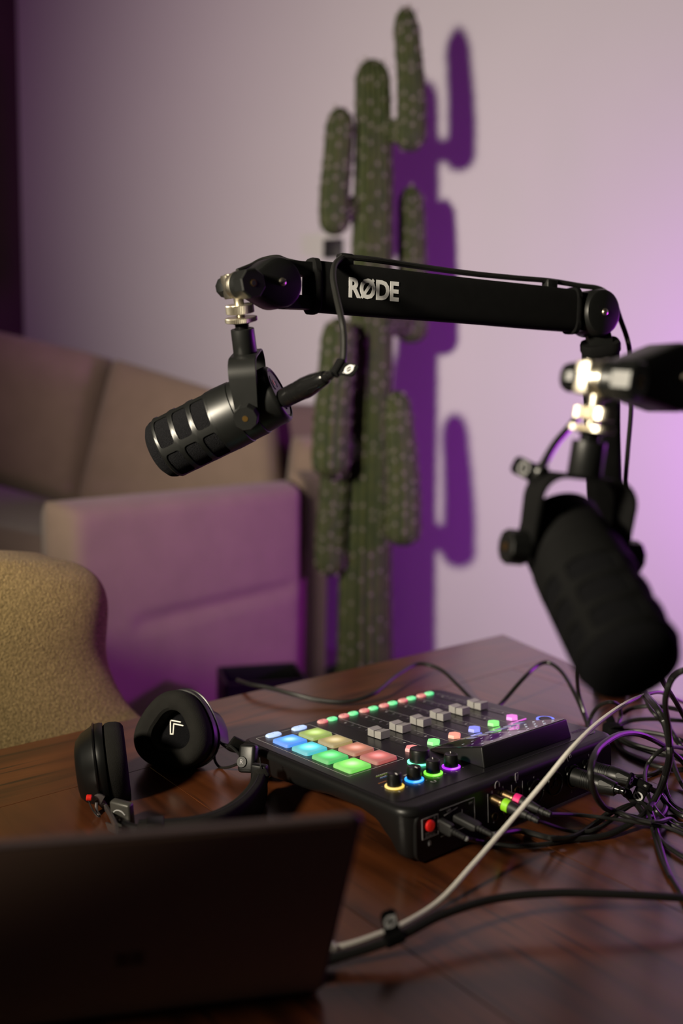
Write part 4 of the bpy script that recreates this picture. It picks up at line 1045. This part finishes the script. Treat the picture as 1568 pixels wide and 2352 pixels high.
bm = nb(); box(bm, Matrix.Translation(base + V((0, 0, 0.0205))), 0.038, 0.045, 0.04, 0.005); box(bm, Matrix.Translation(base + V((0.040, 0, -0.03))), 0.012, 0.04, 0.13, 0.003); box(bm, Matrix.Translation(base + V((0.022, 0, 0.030))), 0.04, 0.03, 0.012, 0.003); obj('clamp', bm, M['satin'], bo, world=True)
# cable clips along the top
for q_ in (U(792, 599, 0.925), U(1262, 656, 1.065)):
    bm = nb(); box(bm, frame(q_, x=ad, y=an), 0.016, 0.012, 0.014, 0.002); obj('cable_clip', bm, M['satin'], bo, world=True)
# cable of microphone 1
rr_ = BF1.to_3x3() @ V((0, 0, -1))
xb = U(652, 915, 0.862); xe = U(765, 858, 0.800)
xd = (xe - xb).normalized()
mc = [xb + xd * 0.083, U(786, 836, .806), U(790, 805, .812), U(789, 765, .82), U(782, 725, .83), U(772, 680, .855), U(765, 640, .876), U(768, 610, .90), U(782, 594, .916), U(800, 591, .923), U(860, 597, .94), U(960, 612, .975), U(1080, 628, 1.01), U(1180, 638, 1.04), U(1262, 645, 1.065), U(1330, 656, 1.085), U(1378, 664, 1.10), U(1408, 690, 1.11), U(1425, 735, 1.12), U(1443, 790, 1.12), U(1449, 850, 1.13), U(1449, 940, 1.14), U(1441, 1040, 1.16), U(1435, 1140, 1.19), U(1440, 1300, 1.22), U(1446, 1450, 1.24), U(1450, 1560, 1.25)]
mcab = cable('microphone_cable', mc, 0.0031, 'black microphone cable clipped along the top of the lettered boom arm', floor=False)
xlr(mcab, xb, xd, 0.083, 0.0098, M['gloss'], roll=2.2)
velcro(mcab, U(776, 845, .803), mc[1] - mc[0] + V((0, 0, .004)), (0.75, -0.5, -0.1), 0.016)
cable('microphone_cable', [U(545, 622, .87), U(575, 610, .885), U(600, 597, .895), U(635, 590, .90), U(660, 598, .905), U(700, 606, .91), U(740, 610, .915)], 0.0022, 'thin black lead arching over the head of the lettered boom arm', floor=False)

# microphone 2 (near, out of focus)
P2 = U(1314, 1268, 0.600)
pv2 = V((-0.965, -0.24, 0.10))
a2 = U(1440, 1548, 0.505) - P2
u2 = U(1380, 868, 0.600) - P2
m2, BF2, YF2 = mic('podcast_microphone', P2, pv2, a2, u2, 'large blurred black podcast microphone hanging nearest the camera at the right', 10,
    mat('matte_black', (0.003, 0.003, 0.003), 0.8, noise=(60, 0.5, (0.0045, 0.0045, 0.0045)), spec=0.10))
J2 = YF2 @ V((0, 0, 0.1200)); H2 = U(1527, 868, 0.635)
bo2 = thing('boom_arm', V((0.78, 0.62, TZ)), 'blurred black boom arm entering from the right edge, holding the near microphone', 'microphone arm')
boomhead(bo2, J2, H2, (0.72, -0.69, -0.08), -u2, YF2)
A0, A1 = U(1585, 868, 0.66), V((0.66, 0.80, 1.03))
d_ = (A1 - A0).normalized()
bm = nb(); tube(bm, [H2, A0, A1], 1, 10, up=(0, 0, 1), ax=(0.022, 0.010, 5)); obj('link_bar', bm, M['satin'], bo2, world=True)
bm = nb(); tube(bm, [A0.lerp(A1, k / 8) for k in range(9)], 1, 24, up=(0, 0, 1), ax=(0.0265, 0.0175, 3.4)); obj('padded_sleeve', bm, M['cloth'], bo2, world=True)
bm = nb(); disc(bm, frame(A1, z=(-0.2, -1, 0), x=(0, 0, 1)), 0.028, 0.02); obj('elbow_joint', bm, M['satin'], bo2, world=True)
bm = nb(); tube(bm, [A1, V((0.70, 0.68, TZ + .03))], 0.018, 16); obj('post', bm, M['cloth'], bo2, world=True)
bm = nb(); box(bm, Matrix.Translation((0.70, 0.68, TZ + 0.02)), 0.05, 0.05, 0.0395, 0.004); obj('clamp', bm, M['satin'], bo2, world=True)
t2 = U(1232, 1098, .60)
nc = cable('microphone_cable', [U(1258, 1195, .668), U(1238, 1150, .64), t2, U(1250, 1062, .60), U(1275, 1020, .62), U(1302, 988, .64), U(1330, 955, .67), U(1370, 925, .69), U(1440, 900, .71), U(1520, 880, .73), U(1640, 865, .76)], 0.0030, 'blurred black cable rising from the near microphone behind its silver nuts', floor=False)
velcro(nc, U(1236, 1092, .60), U(1250, 1062, .60) - t2, (-0.95, -0.2, 0.12), 0.015)

# ------------------------------------------------------------------ headphones
hp = thing('headphones', T(400, 1800), 'black over ear headphones lying open on the table with a white chevron inside one cup', 'headphones')
def cup(fr, cush_d, m_shell=None, sc=1.0, chev=False):
    """fr: local z points out of the ear cushion (towards the head), x right, y up"""
    n = 64
    def out(s, k=0.0):
        o = []
        for i in range(n):
            t = 2 * PI * i / n
            r = 1 + 0.07 * math.cos(3 * (t + 0.6)) + 0.0 * k
            o.append((0.0490 * sc * s * r * math.cos(t), 0.0450 * sc * s * r * math.sin(t)))
        return o
    def hole(s):
        o = []
        for i in range(n):
            t = 2 * PI * i / n; r = 1 + 0.10 * math.cos(3 * (t + 0.6))
            o.append((0.0255 * sc * s * r * math.cos(t) + 0.002, 0.0225 * sc * s * r * math.sin(t)))
        return o
    t_ = bmesh.new()
    rings = [(out(.90), 0), (out(.98), 0.003), (out(1.0), cush_d * .35), (out(.985), cush_d * .65), (out(.93), cush_d * .88), (out(.84), cush_d * .99), (out(.74), cush_d), (hole(1.12), cush_d * .93), (hole(1.0), cush_d * .80), (hole(0.97), cush_d * .4), (hole(0.95), 0.002)]
    R = [[t_.verts.new((p[0], p[1], z)) for p in o] for o, z in rings]
    for a_, b_ in zip(R, R[1:]):
        for k in range(n): t_.faces.new((a_[k], a_[(k + 1) % n], b_[(k + 1) % n], b_[k]))
    fix(t_)
    bm = nb(); merge(bm, t_, fr); cu = obj('ear_cushion', bm, M['foam2'], hp, world=True)
    bm = nb(); stack(bm, fr, [(hole(1.05), 0.0004), (hole(1.05), 0.0018)]); inn = obj('driver_cloth', bm, M['foam'], cu, world=True)
    if chev:
        bm = nb(); cf = fr @ Matrix.Translation((-0.0035, 0.0005, 0.0022)) @ Matrix.Scale(1.15, 4)
        def st(a, b, w=0.0011):
            a, b = V(a), V(b); d = b - a; box(bm, cf @ Matrix.Translation(((a.x + b.x) / 2, (a.y + b.y) / 2, 0)) @ Matrix.Rotation(math.atan2(d.y, d.x), 4, 'Z'), d.length + w, w, 0.0004)
        pts = [(0.0065, 0.0085), (-0.0050, 0.0105), (-0.0045, -0.0030), (-0.0015, -0.0030), (-0.0010, 0.0070), (0.0095, 0.0050)]
        for a, b in zip(pts, pts[1:]): st(a, b)
        obj('chevron_mark', bm, mat('chevron_white', (0.8, 0.78, 0.72), 0.6, noise=(90, 0.2, (0.75, 0.73, 0.68))), inn, world=True, smooth=False)
    bm = nb(); stack(bm, fr, [(out(.50), -0.030), (out(.66), -0.0285), (out(.84), -0.022), (out(.97), -0.012), (out(1.02), -0.009), (out(1.03), -0.003), (out(1.01), 0.0005)])
    sh = obj('ear_cup', bm, M['satin'], hp, world=True)
    bm = nb(); stack(bm, fr, [(out(1.015), -0.0105), (out(1.05), -0.0100), (out(1.05), -0.0085), (out(1.015), -0.008)]); obj('cup_rim', bm, M['gloss'], sh, world=True)
    return out
# right-hand cup, cushion facing the camera
n2 = V((-0.36, -0.86, 0.30)).normalized()
c2 = U(396, 1680, 0.955)
f2 = frame(c2 - n2 * 0.012, z=n2, x=(0.92, -0.36, 0.16))
out2 = cup(f2, 0.024, sc=0.965, chev=True)
# left-hand cup, seen on edge
n1 = V((0.95, 0.28, 0.10)).normalized()
c1 = U(243, 1752, 0.887)
f1 = frame(c1, z=n1, x=(0.28, -0.95, 0.1))
out1 = cup(f1, 0.022, sc=0.96)
# yokes
def strap(pts, w, th, m, nm, up=(0, 0, 1), n=12, lab=None, per=6, par=None):
    bm = nb(); tube(bm, spline(pts, per), 1, n, up=up, ax=(w / 2, th / 2, 5)); return obj(nm, bm, m, par or hp, world=True, label=lab)
strap([U(470, 1625, .990), U(493, 1640, .990), U(508, 1668, .985), U(513, 1700, .975), U(518, 1715, .965), U(540, 1722, .955), U(560, 1740, .945)], 0.020, 0.0035, M['satin'], 'cup_arm', up=(-0.5, -0.55, 0.65))
bm = nb(); box(bm, frame(U(462, 1637, .965), x=(0.5, 0, -.7), y=(0, 1, 0)), 0.016, 0.006, 0.007, 0.0015); obj('arm_clip', bm, M['gloss'], hp, world=True)
hb_ = U(570, 1742, .902)
bm = nb(); hfm = frame(hb_, z=(-0.35, -0.8, 0.35), x=(0.8, -.3, .1)); box(bm, hfm, 0.020, 0.030, 0.012, 0.004, 3); cyl(bm, hfm @ Matrix.Translation((-0.004, -0.004, 0.006)), 0.006, 0.0015, 24, 0.0004)
hg = obj('hinge_block', bm, M['body'], hp, world=True)
text('side_letter', 'R', hfm @ Matrix.Translation((-0.004, -0.004, 0.0077)), 0.007, M['dim'], hg, world=True)
bm = nb(); box(bm, frame(U(548, 1713, .955), x=(0.8, .3, -.5), y=(0, 1, 0.2)), 0.024, 0.004, 0.018, 0.0015); obj('slider_plate', bm, M['satin'], hp, world=True)
# headband resting on edge on the table
bh = 0.0187
band = [T(318, 1930, bh), T(370, 1928, bh), T(440, 1922, bh), T(500, 1906, bh), T(550, 1877, bh), T(583, 1840, bh), T(597, 1805, bh + .003), T(596, 1778, bh + .012)]
bd = strap(band, 0.036, 0.015, M['foam2'], 'headband', n=24, per=8, lab='padded cloth headband')
strap([p + V((0, 0, 0.0178)) for p in band], 0.0012, 0.0012, M['rubber'], 'seam', n=6, per=8, par=bd)
bm = nb(); box(bm, frame(T(596, 1778, .030), z=(0, 0, 1), x=(0.9, -.3, 0)), 0.018, 0.010, 0.022, 0.003); obj('end_cap', bm, M['satin'], hp, world=True)
bm = nb(); box(bm, frame(T(356, 1928, bh), x=T(390, 1926, bh) - T(330, 1930, bh), y=(0, 1, 0)), 0.016, 0.017, 0.038, 0.002); obj('end_cap', bm, M['satin'], hp, world=True)
strap([T(318, 1930, bh), T(300, 1927, bh), T(285, 1920, bh)], 0.030, 0.006, M['satin'], 'slider_plate')
bs = frame(U(282, 1877, .812), x=T(310, 1918, bh) - T(255, 1903, bh), y=(0, 1, 0.1))
bm = nb(); box(bm, bs, 0.024, 0.009, 0.034, 0.0025, 3); sb = obj('slider_block', bm, M['gunmetal'], hp, world=True, label='grey metal slider block')
bm = nb()
for s in (1, -1):
    for a in range(30, 150, 20):
        a0, a1_ = math.radians(a), math.radians(a + 20); A = V((0.008 * math.cos(a0), -0.0048, s * (0.003 + 0.007 * math.sin(a0)))); Bq = V((0.008 * math.cos(a1_), -0.0048, s * (0.003 + 0.007 * math.sin(a1_))))
        box(bm, bs @ frame((A + Bq) / 2, x=Bq - A, y=(0, 1, 0)), (Bq - A).length, 0.0005, 0.0010)
cyl(bm, bs @ Matrix.Translation((0, -0.0047, 0)) @ Matrix.Rotation(PI / 2, 4, 'X'), 0.0012, 0.0005, 12)
obj('slider_mark', bm, M['print'], sb, world=True, smooth=False)
# slotted metal link from slider block to the left cup
lk = [T(262, 1905, 0.034), U(245, 1868, 0.845), U(232, 1846, .852)]
strap([T(268, 1902, 0.036), U(248, 1862, .836), U(226, 1836, .842)], 0.007, 0.003, M['lidedge'], 'slider_link')
strap([T(268, 1906, 0.018), U(240, 1893, .828), U(223, 1870, .835), U(222, 1842, .842)], 0.007, 0.003, M['lidedge'], 'slider_link')
strap([U(222, 1836, .842), U(228, 1834, .842), U(236, 1838, .842)], 0.010, 0.003, M['lidedge'], 'slider_link')
bm = nb(); cyl(bm, frame(U(204, 1832, .835), z=(-1, -0.2, 0.1)) @ Matrix.Translation((0, 0, -.003)), 0.0030, 0.0055, 20, 0.0008); obj('red_marker', bm, M['redcap'], hp, world=True, label='red cable collar')
bm = nb(); tube(bm, spline([U(203, 1837, .838), U(210, 1855, .832), U(222, 1872, .83), U(240, 1884, .83)], 6), 0.0008, 8); obj('link_wire', bm, M['cable'], hp, world=True)
bm = nb(); tube(bm, spline([U(492, 1733, .965), U(494, 1748, .960), U(505, 1762, .955), U(525, 1762, .945), U(545, 1755, .935)], 6), 0.0016, 8); obj('link_wire', bm, M['cable'], hp, world=True)

# ------------------------------------------------------------------ laptop
hr = T(742, 2266, 0.004); hl_dir = (T(0, 2356, 0.004) - hr); hl_dir.z = 0; hl_dir.normalize()
tr = U(817, 1874, 0.462)
hl = hr + hl_dir * 0.318
lift = tr - hr; nlid = hl_dir.cross(lift).normalized()
if nlid.y > 0: nlid = -nlid
ldr = lift - hl_dir * lift.dot(hl_dir)
LF = frame(hr, x=-hl_dir, y=lift)        # x to the right, y up the lid
dx_top = lift.dot(-hl_dir)
lap = thing('laptop', Matrix.Translation((hr + hl) / 2), 'open dark metal laptop seen from behind, its lid filling the lower left corner', 'laptop')
H_ = ldr.length
o1 = [(-0.318, 0.0), (0, 0), (0, H_), (-0.318, H_)]
o1 = rrect(-0.318, dx_top * 0.5, 0.0, H_, 0.007, 5)
bm = nb(); stack(bm, LF, [(inset(o1, .0016), -0.0025), (inset(o1, .0004), -0.0020), (o1, -0.0008), (o1, 0.0008), (inset(o1, .0005), 0.0020), (inset(o1, .0018), 0.0026)])
ld_ = obj('lid', bm, M['lid'], lap, world=True)
bm = nb(); tube(bm, [LF @ V((p[0], p[1], 0)) for p in o1 + [o1[0]]], 0.0023, 8); obj('lid_rim', bm, M['rim'], ld_, world=True)
bm = nb(); o2 = rrect(-0.312, dx_top * .5 - 0.006, 0.008, H_ - 0.006, 0.004, 4); prism(bm, LF, o2, -0.0030, -0.0024); obj('screen', bm, M['gloss'], ld_, world=True)
pl_ = LF.inverted() @ U(300, 2145, 0.515)
bm = nb()
for sx_ in (0, 1):
    for sy_ in (0, 1):
        prism(bm, LF @ Matrix.Translation((pl_.x, pl_.y, 0)), rrect(-0.0085 + sx_ * .009, -0.0005 + sx_ * .009, -0.0085 + sy_ * .009, -0.0005 + sy_ * .009, 0.0004, 2), 0.0020, 0.0029)
obj('lid_logo', bm, M['lidlogo'], ld_, world=True, smooth=False)
bd_ = V((-hl_dir.y, hl_dir.x, 0))
if bd_.y < 0: bd_ = -bd_
BFm = frame((hr + hl) / 2 + bd_ * 0.100 + V((0, 0, 0.0035)), x=-hl_dir, y=bd_)
bm = nb(); o3 = rrect(-0.157, 0.157, -0.098, 0.098, 0.008, 5); stack(bm, BFm, [(inset(o3, .003), -0.0070), (o3, -0.002), (o3, 0.003), (inset(o3, .0006), 0.0036)]); bs_ = obj('keyboard_base', bm, M['lidedge'], lap, world=True)
bm = nb()
for r_ in range(5):
    for c_ in range(13): box(bm, BFm @ Matrix.Translation((-0.126 + .021 * c_, -0.075 + .021 * r_, 0.0040)), 0.018, 0.018, 0.001)
obj('keys', bm, M['rubber'], bs_, world=True, smooth=False, kind='stuff')

# ------------------------------------------------------------------ armchair (boucle)
ch = thing('armchair', V((-0.60, 1.32, 0)), 'tan boucle armchair with a rounded back standing behind the table', 'armchair')
prof = [(245, 1330, 0), (0, 0, 0)]
edge = [(1286, 112), (1292, 155), (1303, 190), (1325, 220), (1352, 238), (1385, 247), (1430, 246), (1480, 240), (1520, 243), (1560, 256), (1600, 275), (1635, 300), (1665, 335), (1700, 380), (1760, 400), (1850, 402), (1960, 400)]
bm = nb(); cxp = -150; rows = []; nu = 30
for yy, xx in edge:
    dd = 1.22 if yy < 1500 else 1.22 - 0.00012 * (yy - 1500)
    a = U(xx, yy, dd); c = U(cxp, yy, dd); hw = a.x - c.x; z = a.z
    row = []
    for i in range(nu + 1):
        t = -1 + 2 * i / nu
        x = c.x + hw * math.sin(t * PI / 2); y = dd - 0.13 * (math.cos(t * PI / 2)) * 1.0 + 0.02
        row.append((x, y, z + (0.02 * math.cos(t * PI / 2) if yy < 1300 else 0)))
    rows.append(row)
th = 0.085
def offs(row, o):
    out = []
    for i, (x, y, z) in enumerate(row):
        t = -1 + 2 * i / nu; out.append((x - math.sin(t * PI / 2) * o, y + math.cos(t * PI / 2) * o, z))
    return out
Fv = [[bm.verts.new(p) for p in r_] for r_ in rows]
mid = [bm.verts.new((p[0], p[1], p[2] + 0.012)) for p in offs(rows[0], th * .35)]
Bv = [[bm.verts.new((p[0], p[1], p[2] - (0.004 if j == 0 else 0))) for p in offs(r_, th)] for j, r_ in enumerate(rows)]
def grid(G):
    for A, Bq in zip(G, G[1:]):
        for i in range(len(A) - 1): bm.faces.new((A[i], A[i + 1], Bq[i + 1], Bq[i]))
grid(Fv); grid(Bv[::-1]); grid([Bv[0], mid, Fv[0]]); grid([Fv[-1], Bv[-1]])
for i in (0, -1):
    col = [r_[i] for r_ in Fv]; cb_ = [r_[i] for r_ in Bv]
    for k in range(len(col) - 1): bm.faces.new((col[k], col[k + 1], cb_[k + 1], cb_[k]))
fix(bm); sub = obj('shell_back', bm, M['boucle'], ch, world=True, ang=180)
md = sub.modifiers.new('s', 'SUBSURF'); md.levels = 2; md.render_levels = 2
zc = min(p[2] for p in rows[-1]); ccx = sum(p[0] for p in rows[-1]) / len(rows[-1])
bm = nb(); box(bm, Matrix.Translation((ccx, 1.33, 0.32)), 0.36, 0.26, 0.13, 0.04, 4); obj('seat_cushion', bm, M['boucle'], ch, world=True)
for sx_ in (-1, 1):
    for yy in (1.22, 1.42):
        bm = nb(); rev(bm, Matrix.Translation((ccx + sx_ * .15, yy, 0)), [(0, 0.011), (0.27, 0.018)], 16); obj('leg', bm, M['wleg'], ch, world=True)

# ------------------------------------------------------------------ sofa
so = thing('sofa', V((-0.9, 2.6, 0)), 'large taupe fabric sofa along the wall, its broad armrest lit purple', 'sofa')
Nn, Ff = U(150, 1158, 1.90), U(705, 1106, 2.56)
zA = (Nn.z + Ff.z) / 2 
N0, F0 = V((Nn.x, Nn.y, 0.05)), V((Ff.x, Ff.y, 0.05)); N1, F1 = V((Nn.x, Nn.y, Nn.z)), V((Ff.x, Ff.y, Ff.z))
bm = nb(); cushion(bm, N0, F0, F1, N1, 0.13, 0.015, 44, 40, crease=[(0.22, 0.565, 0.94, 0.565, 0.026, 0.020)], rnd=0.055); obj('armrest', bm, M['sofa'], so, world=True, ang=180)
adir = (F0 - N0).normalized(); aout = V((adir.y, -adir.x, 0))
# rear corner of the sofa behind the armrest
R0, R1 = V((-0.118, 2.585, 0.05)), V((-0.036, 2.76, 0.05))
bm = nb(); cushion(bm, R0, R1, R1 + V((0, 0, Ff.z - .03)), R0 + V((0, 0, Ff.z - .02)), 0.06, 0.002, 16, 20, rnd=0.1); obj('rear_corner', bm, M['sofa'], so, world=True, ang=180)
# back cushions
bm = nb(); cushion(bm, U(150, 1170, 2.75), U(655, 1200, 2.72), U(625, 925, 2.78), U(248, 800, 2.95), 0.20, 0.035, 26, 22, rnd=0.09); obj('back_cushion', bm, M['sofa'], so, world=True, ang=180)
bm = nb(); cushion(bm, U(-260, 1040, 2.85), U(172, 1160, 2.75), U(236, 798, 2.96), U(-220, 700, 3.05), 0.20, 0.035, 26, 22, rnd=0.09); obj('back_cushion', bm, M['sofa'], so, world=True, ang=180)
bm = nb(); cushion(bm, U(645, 1180, 2.80), U(765, 1180, 2.80), U(760, 1000, 2.80), U(668, 1005, 2.80), 0.14, 0.02, 14, 14, rnd=0.3); obj('bolster', bm, M['sofa'], so, world=True, ang=180)
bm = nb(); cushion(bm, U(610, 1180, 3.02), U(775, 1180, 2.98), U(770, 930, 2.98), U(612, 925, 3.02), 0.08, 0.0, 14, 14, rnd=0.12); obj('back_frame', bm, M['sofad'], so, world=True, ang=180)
# seat
sz = U(0, 1070, 2.75).z
sq = [U(-260, 1040, 2.80), U(200, 1165, 2.68)]
a_ = V((sq[0].x, sq[0].y, sq[0].z)); b_ = V((sq[1].x, sq[1].y, sq[1].z))
c_ = V((Nn.x - 0.02, Nn.y + .06, Nn.z - 0.10)); d__ = V((Nn.x - 0.95, Nn.y + .55, Nn.z - 0.06))
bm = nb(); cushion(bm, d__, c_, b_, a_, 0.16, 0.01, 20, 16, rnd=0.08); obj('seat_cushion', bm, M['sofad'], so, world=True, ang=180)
bm = nb(); q4 = [V((p.x, p.y, 0.08)) for p in (d__, c_, b_, a_)]
vb = [bm.verts.new(p) for p in q4]; vt = [bm.verts.new(p - V((0, 0, .17))) for p in (d__, c_, b_, a_)]
for i in range(4): bm.faces.new((vb[i], vb[(i + 1) % 4], vt[(i + 1) % 4], vt[i]))
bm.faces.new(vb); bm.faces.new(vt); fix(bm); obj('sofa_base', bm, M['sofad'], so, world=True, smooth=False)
for p in (N0 - aout * .07 + adir * .06, F0 - aout * .07 - adir * .06, q4[0] + V((.06, .04, 0)), q4[3] + V((.08, -.06, 0))):
    bm = nb(); rev(bm, Matrix.Translation((p.x, p.y, 0)), [(0, 0.014), (0.085, 0.02)], 14); obj('leg', bm, M['wleg'], so, world=True)

# ------------------------------------------------------------------ cactus
cac = thing('cactus', V((0.071, 2.62, 0)), 'tall artificial saguaro cactus with several upright arms standing by the wall', 'cactus')
spines = bmesh.new()
def limb(name, pts, rad, ribs=14, per=6, spn=0.055, label=None):
    """pts world centre line; rad function of 0..1 -> radius; domed ends"""
    P = spline(pts, per); N = len(P); bm = bmesh.new(); lay = bm.verts.layers.float.new('rib')
    n = ribs * 6; prev = None; rings = []
    Ls = [0]
    for a, b in zip(P, P[1:]): Ls.append(Ls[-1] + (b - a).length)
    tot = Ls[-1]; nxt = 0.02; row = 0
    for i, p in enumerate(P):
        t = (P[min(i + 1, N - 1)] - P[max(i - 1, 0)]).normalized()
        u = V((1, 0, 0)) if prev is None else prev
        u = (u - t * u.dot(t)).normalized(); prev = u; w = t.cross(u); rr = rad(Ls[i], tot); ring = []
        for k in range(n):
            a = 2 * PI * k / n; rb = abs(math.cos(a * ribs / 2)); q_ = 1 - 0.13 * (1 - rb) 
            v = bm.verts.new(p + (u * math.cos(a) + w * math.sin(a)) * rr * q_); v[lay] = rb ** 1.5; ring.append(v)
        rings.append(ring)
        while nxt <= Ls[i] and rr > 0.01:
            for k in range(ribs):
                if (k + row) % 2: continue
                a = 2 * PI * k / ribs; o_ = (u * math.cos(a) + w * math.sin(a)); c_ = p + o_ * (rr * 1.0) + t * random.uniform(-spn * .3, spn * .3)
                tt = o_.cross(t).normalized()
                for s_ in range(6):
                    A = PI * 2 * s_ / 6 + random.random(); dd_ = (t * math.cos(A) + tt * math.sin(A)) * 0.0105 + o_ * 0.006
                    sd = dd_.cross(o_).normalized() * 0.0016
                    vs = [spines.verts.new(q_) for q_ in (c_ - sd, c_ + sd, c_ + dd_)]; spines.faces.new(vs)
                vs = [spines.verts.new(c_ + (t * math.cos(x) + tt * math.sin(x)) * 0.0042 + o_ * .0012) for x in (0, 1.57, 3.14, 4.71)]; spines.faces.new(vs)
            nxt += spn / 2; row += 1
    for A, Bq in zip(rings, rings[1:]):
        for k in range(n): bm.faces.new((A[k], A[(k + 1) % n], Bq[(k + 1) % n], Bq[k]))
    bm.faces.new(rings[0][::-1]); bm.faces.new(rings[-1]); fix(bm)
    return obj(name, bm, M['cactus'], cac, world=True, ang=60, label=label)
def dome(r0, r1, d=0.05, base=None):
    """radius growing from r0 at the start to r1 at the end, rounded tip at the end (and at the start if base)"""
    def f(s, L):
        t = s / L; r = r0 + (r1 - r0) * t; e = L - s
        if e < d: r *= math.sqrt(max(0.0004, 1 - (1 - e / d) ** 2))
        if base and s < base: r *= math.sqrt(max(0.0004, 1 - (1 - s / base) ** 2))
        return max(r, 0.002)
    return f
def densify(p, n): 
    out = []
    for a, b in zip(p, p[1:]):
        for k in range(n): out.append(a.lerp(b, k / n))
    return out + [p[-1]]
CD = 2.62
tr_ = [V((0.074, CD, 0.13)), U(838, 1540, CD), U(838, 1400, CD), U(842, 1150, CD), U(848, 900, CD), U(853, 650, CD), U(857, 450, CD), U(857, 300, CD), U(856, 200, CD), U(855, 165, CD), U(855, 150, CD), U(855, 142, CD), U(855, 137, CD)]
limb('trunk', tr_, dome(0.088, 0.050, 0.06), 18, 5, 0.078)
def arm(pts, r0, r1, ribs=12, spn=0.045):
    """upright capsule with a short horizontal neck joining it to the trunk"""
    P = pts[3:]
    b = pts[2].lerp(P[0], 0.2); b = V((P[0].x, P[0].y, pts[1].z - r0 * 0.9))
    P = [b, b.lerp(P[0], .12), b.lerp(P[0], .35)] + P
    tip, pre = P[-1], P[-2]
    P = P[:-1] + [pre.lerp(tip, .55), pre.lerp(tip, .8), pre.lerp(tip, .93), tip]
    limb('arm', P, dome(r0, r1, 0.060, 0.045), ribs, 5, spn)
    e = V((P[3].x, P[3].y, pts[1].z + r0 * .25)); limb('neck', [pts[0] - (e - pts[0]) * .3, pts[0].lerp(e, .5), e], lambda s_, L: r0 * .72, ribs, 5, spn)
D1 = 2.56
arm([U(880, 300, CD), U(905, 312, D1), U(930, 308, D1), U(944, 285, D1), U(945, 240, D1), U(942, 170, D1), U(936, 100, D1), U(932, 50, D1), U(931, 17, D1)], 0.045, 0.034)
arm([U(830, 470, CD), U(800, 508, D1), U(775, 515, D1), U(768, 500, D1), U(768, 450, D1), U(775, 370, D1), U(780, 300, D1), U(782, 247, D1)], 0.045, 0.040)
D3 = 2.72
arm([U(885, 745, CD), U(915, 752, D3), U(935, 748, D3), U(945, 725, D3), U(946, 640, D3), U(946, 540, D3), U(944, 470, D3), U(943, 428, D3)], 0.052, 0.037)
D4 = 2.46
arm([U(825, 1020, CD), U(795, 1058, D4), U(768, 1055, D4), U(760, 1035, D4), U(763, 960, D4), U(770, 870, D4), U(776, 800, D4), U(780, 730, D4)], 0.056, 0.048)
D5 = 2.55
arm([U(820, 1270, CD), U(795, 1292, D5), U(768, 1290, D5), U(758, 1275, D5), U(760, 1220, D5), U(765, 1150, D5), U(768, 1090, D5), U(770, 1030, D5)], 0.046, 0.042)
D6 = 2.49
arm([U(870, 1180, CD), U(895, 1215, D6), U(918, 1218, D6), U(926, 1200, D6), U(927, 1130, D6), U(922, 1040, D6), U(915, 960, D6), U(911, 897, D6)], 0.054, 0.038)
obj('spine_tufts', spines, M['spine'], cac, world=True, smooth=False, kind='stuff')
bm = nb(); rev(bm, Matrix.Translation((0.072, CD, 0)), [(0, 0.085), (0.004, 0.09), (0.15, 0.115), (0.165, 0.118), (0.165, 0.108), (0.14, 0.104), (0.135, 0)], 40); obj('pot', bm, M['pot'], cac, world=True, label='black round pot')

# ------------------------------------------------------------------ small background things
bxp = U(600, 1575, 2.05); bx = V((bxp.x, bxp.y, 0))
bh_ = U(600, 1545, 2.05).z
ob = thing('storage_box', bx, 'black open box on the floor between the sofa armrest and cactus', 'box')
bf = frame(bx, x=(0.9, 0.25, 0), y=(-.25, .9, 0)) ; w_, d_w, hh = 0.19, 0.14, max(0.12, bh_)
for nm, cx_, cy_, sx_, sy_ in (('side_panel', 0, -d_w / 2, w_, 0.008), ('side_panel', 0, d_w / 2, w_, 0.008), ('side_panel', -w_ / 2, 0, 0.008, d_w), ('side_panel', w_ / 2, 0, 0.008, d_w)):
    bm = nb(); box(bm, bf @ Matrix.Translation((cx_, cy_, hh / 2)), sx_, sy_, hh, 0.002); obj(nm, bm, M['boxm'], ob, world=True, smooth=False)
bm = nb(); box(bm, bf @ Matrix.Translation((0, 0, 0.006)), w_, d_w, 0.008, 0.002); obj('bottom_panel', bm, M['boxm'], ob, world=True, smooth=False)
bp_ = U(765, 571, 1); s_ = 3.1865 / (1 + .4663 * bp_.x); wp = U(765, 571, s_ - 0.012)
bm = nb(); box(bm, frame(wp, x=cd, y=(0, 0, 1)), 0.072, 0.066, 0.022, 0.003, 2)
wbx = obj('wall_box', bm, M['boxm'], origin=wp); tag(wbx, 'small square black box on the wall left of the cactus', 'wall box')
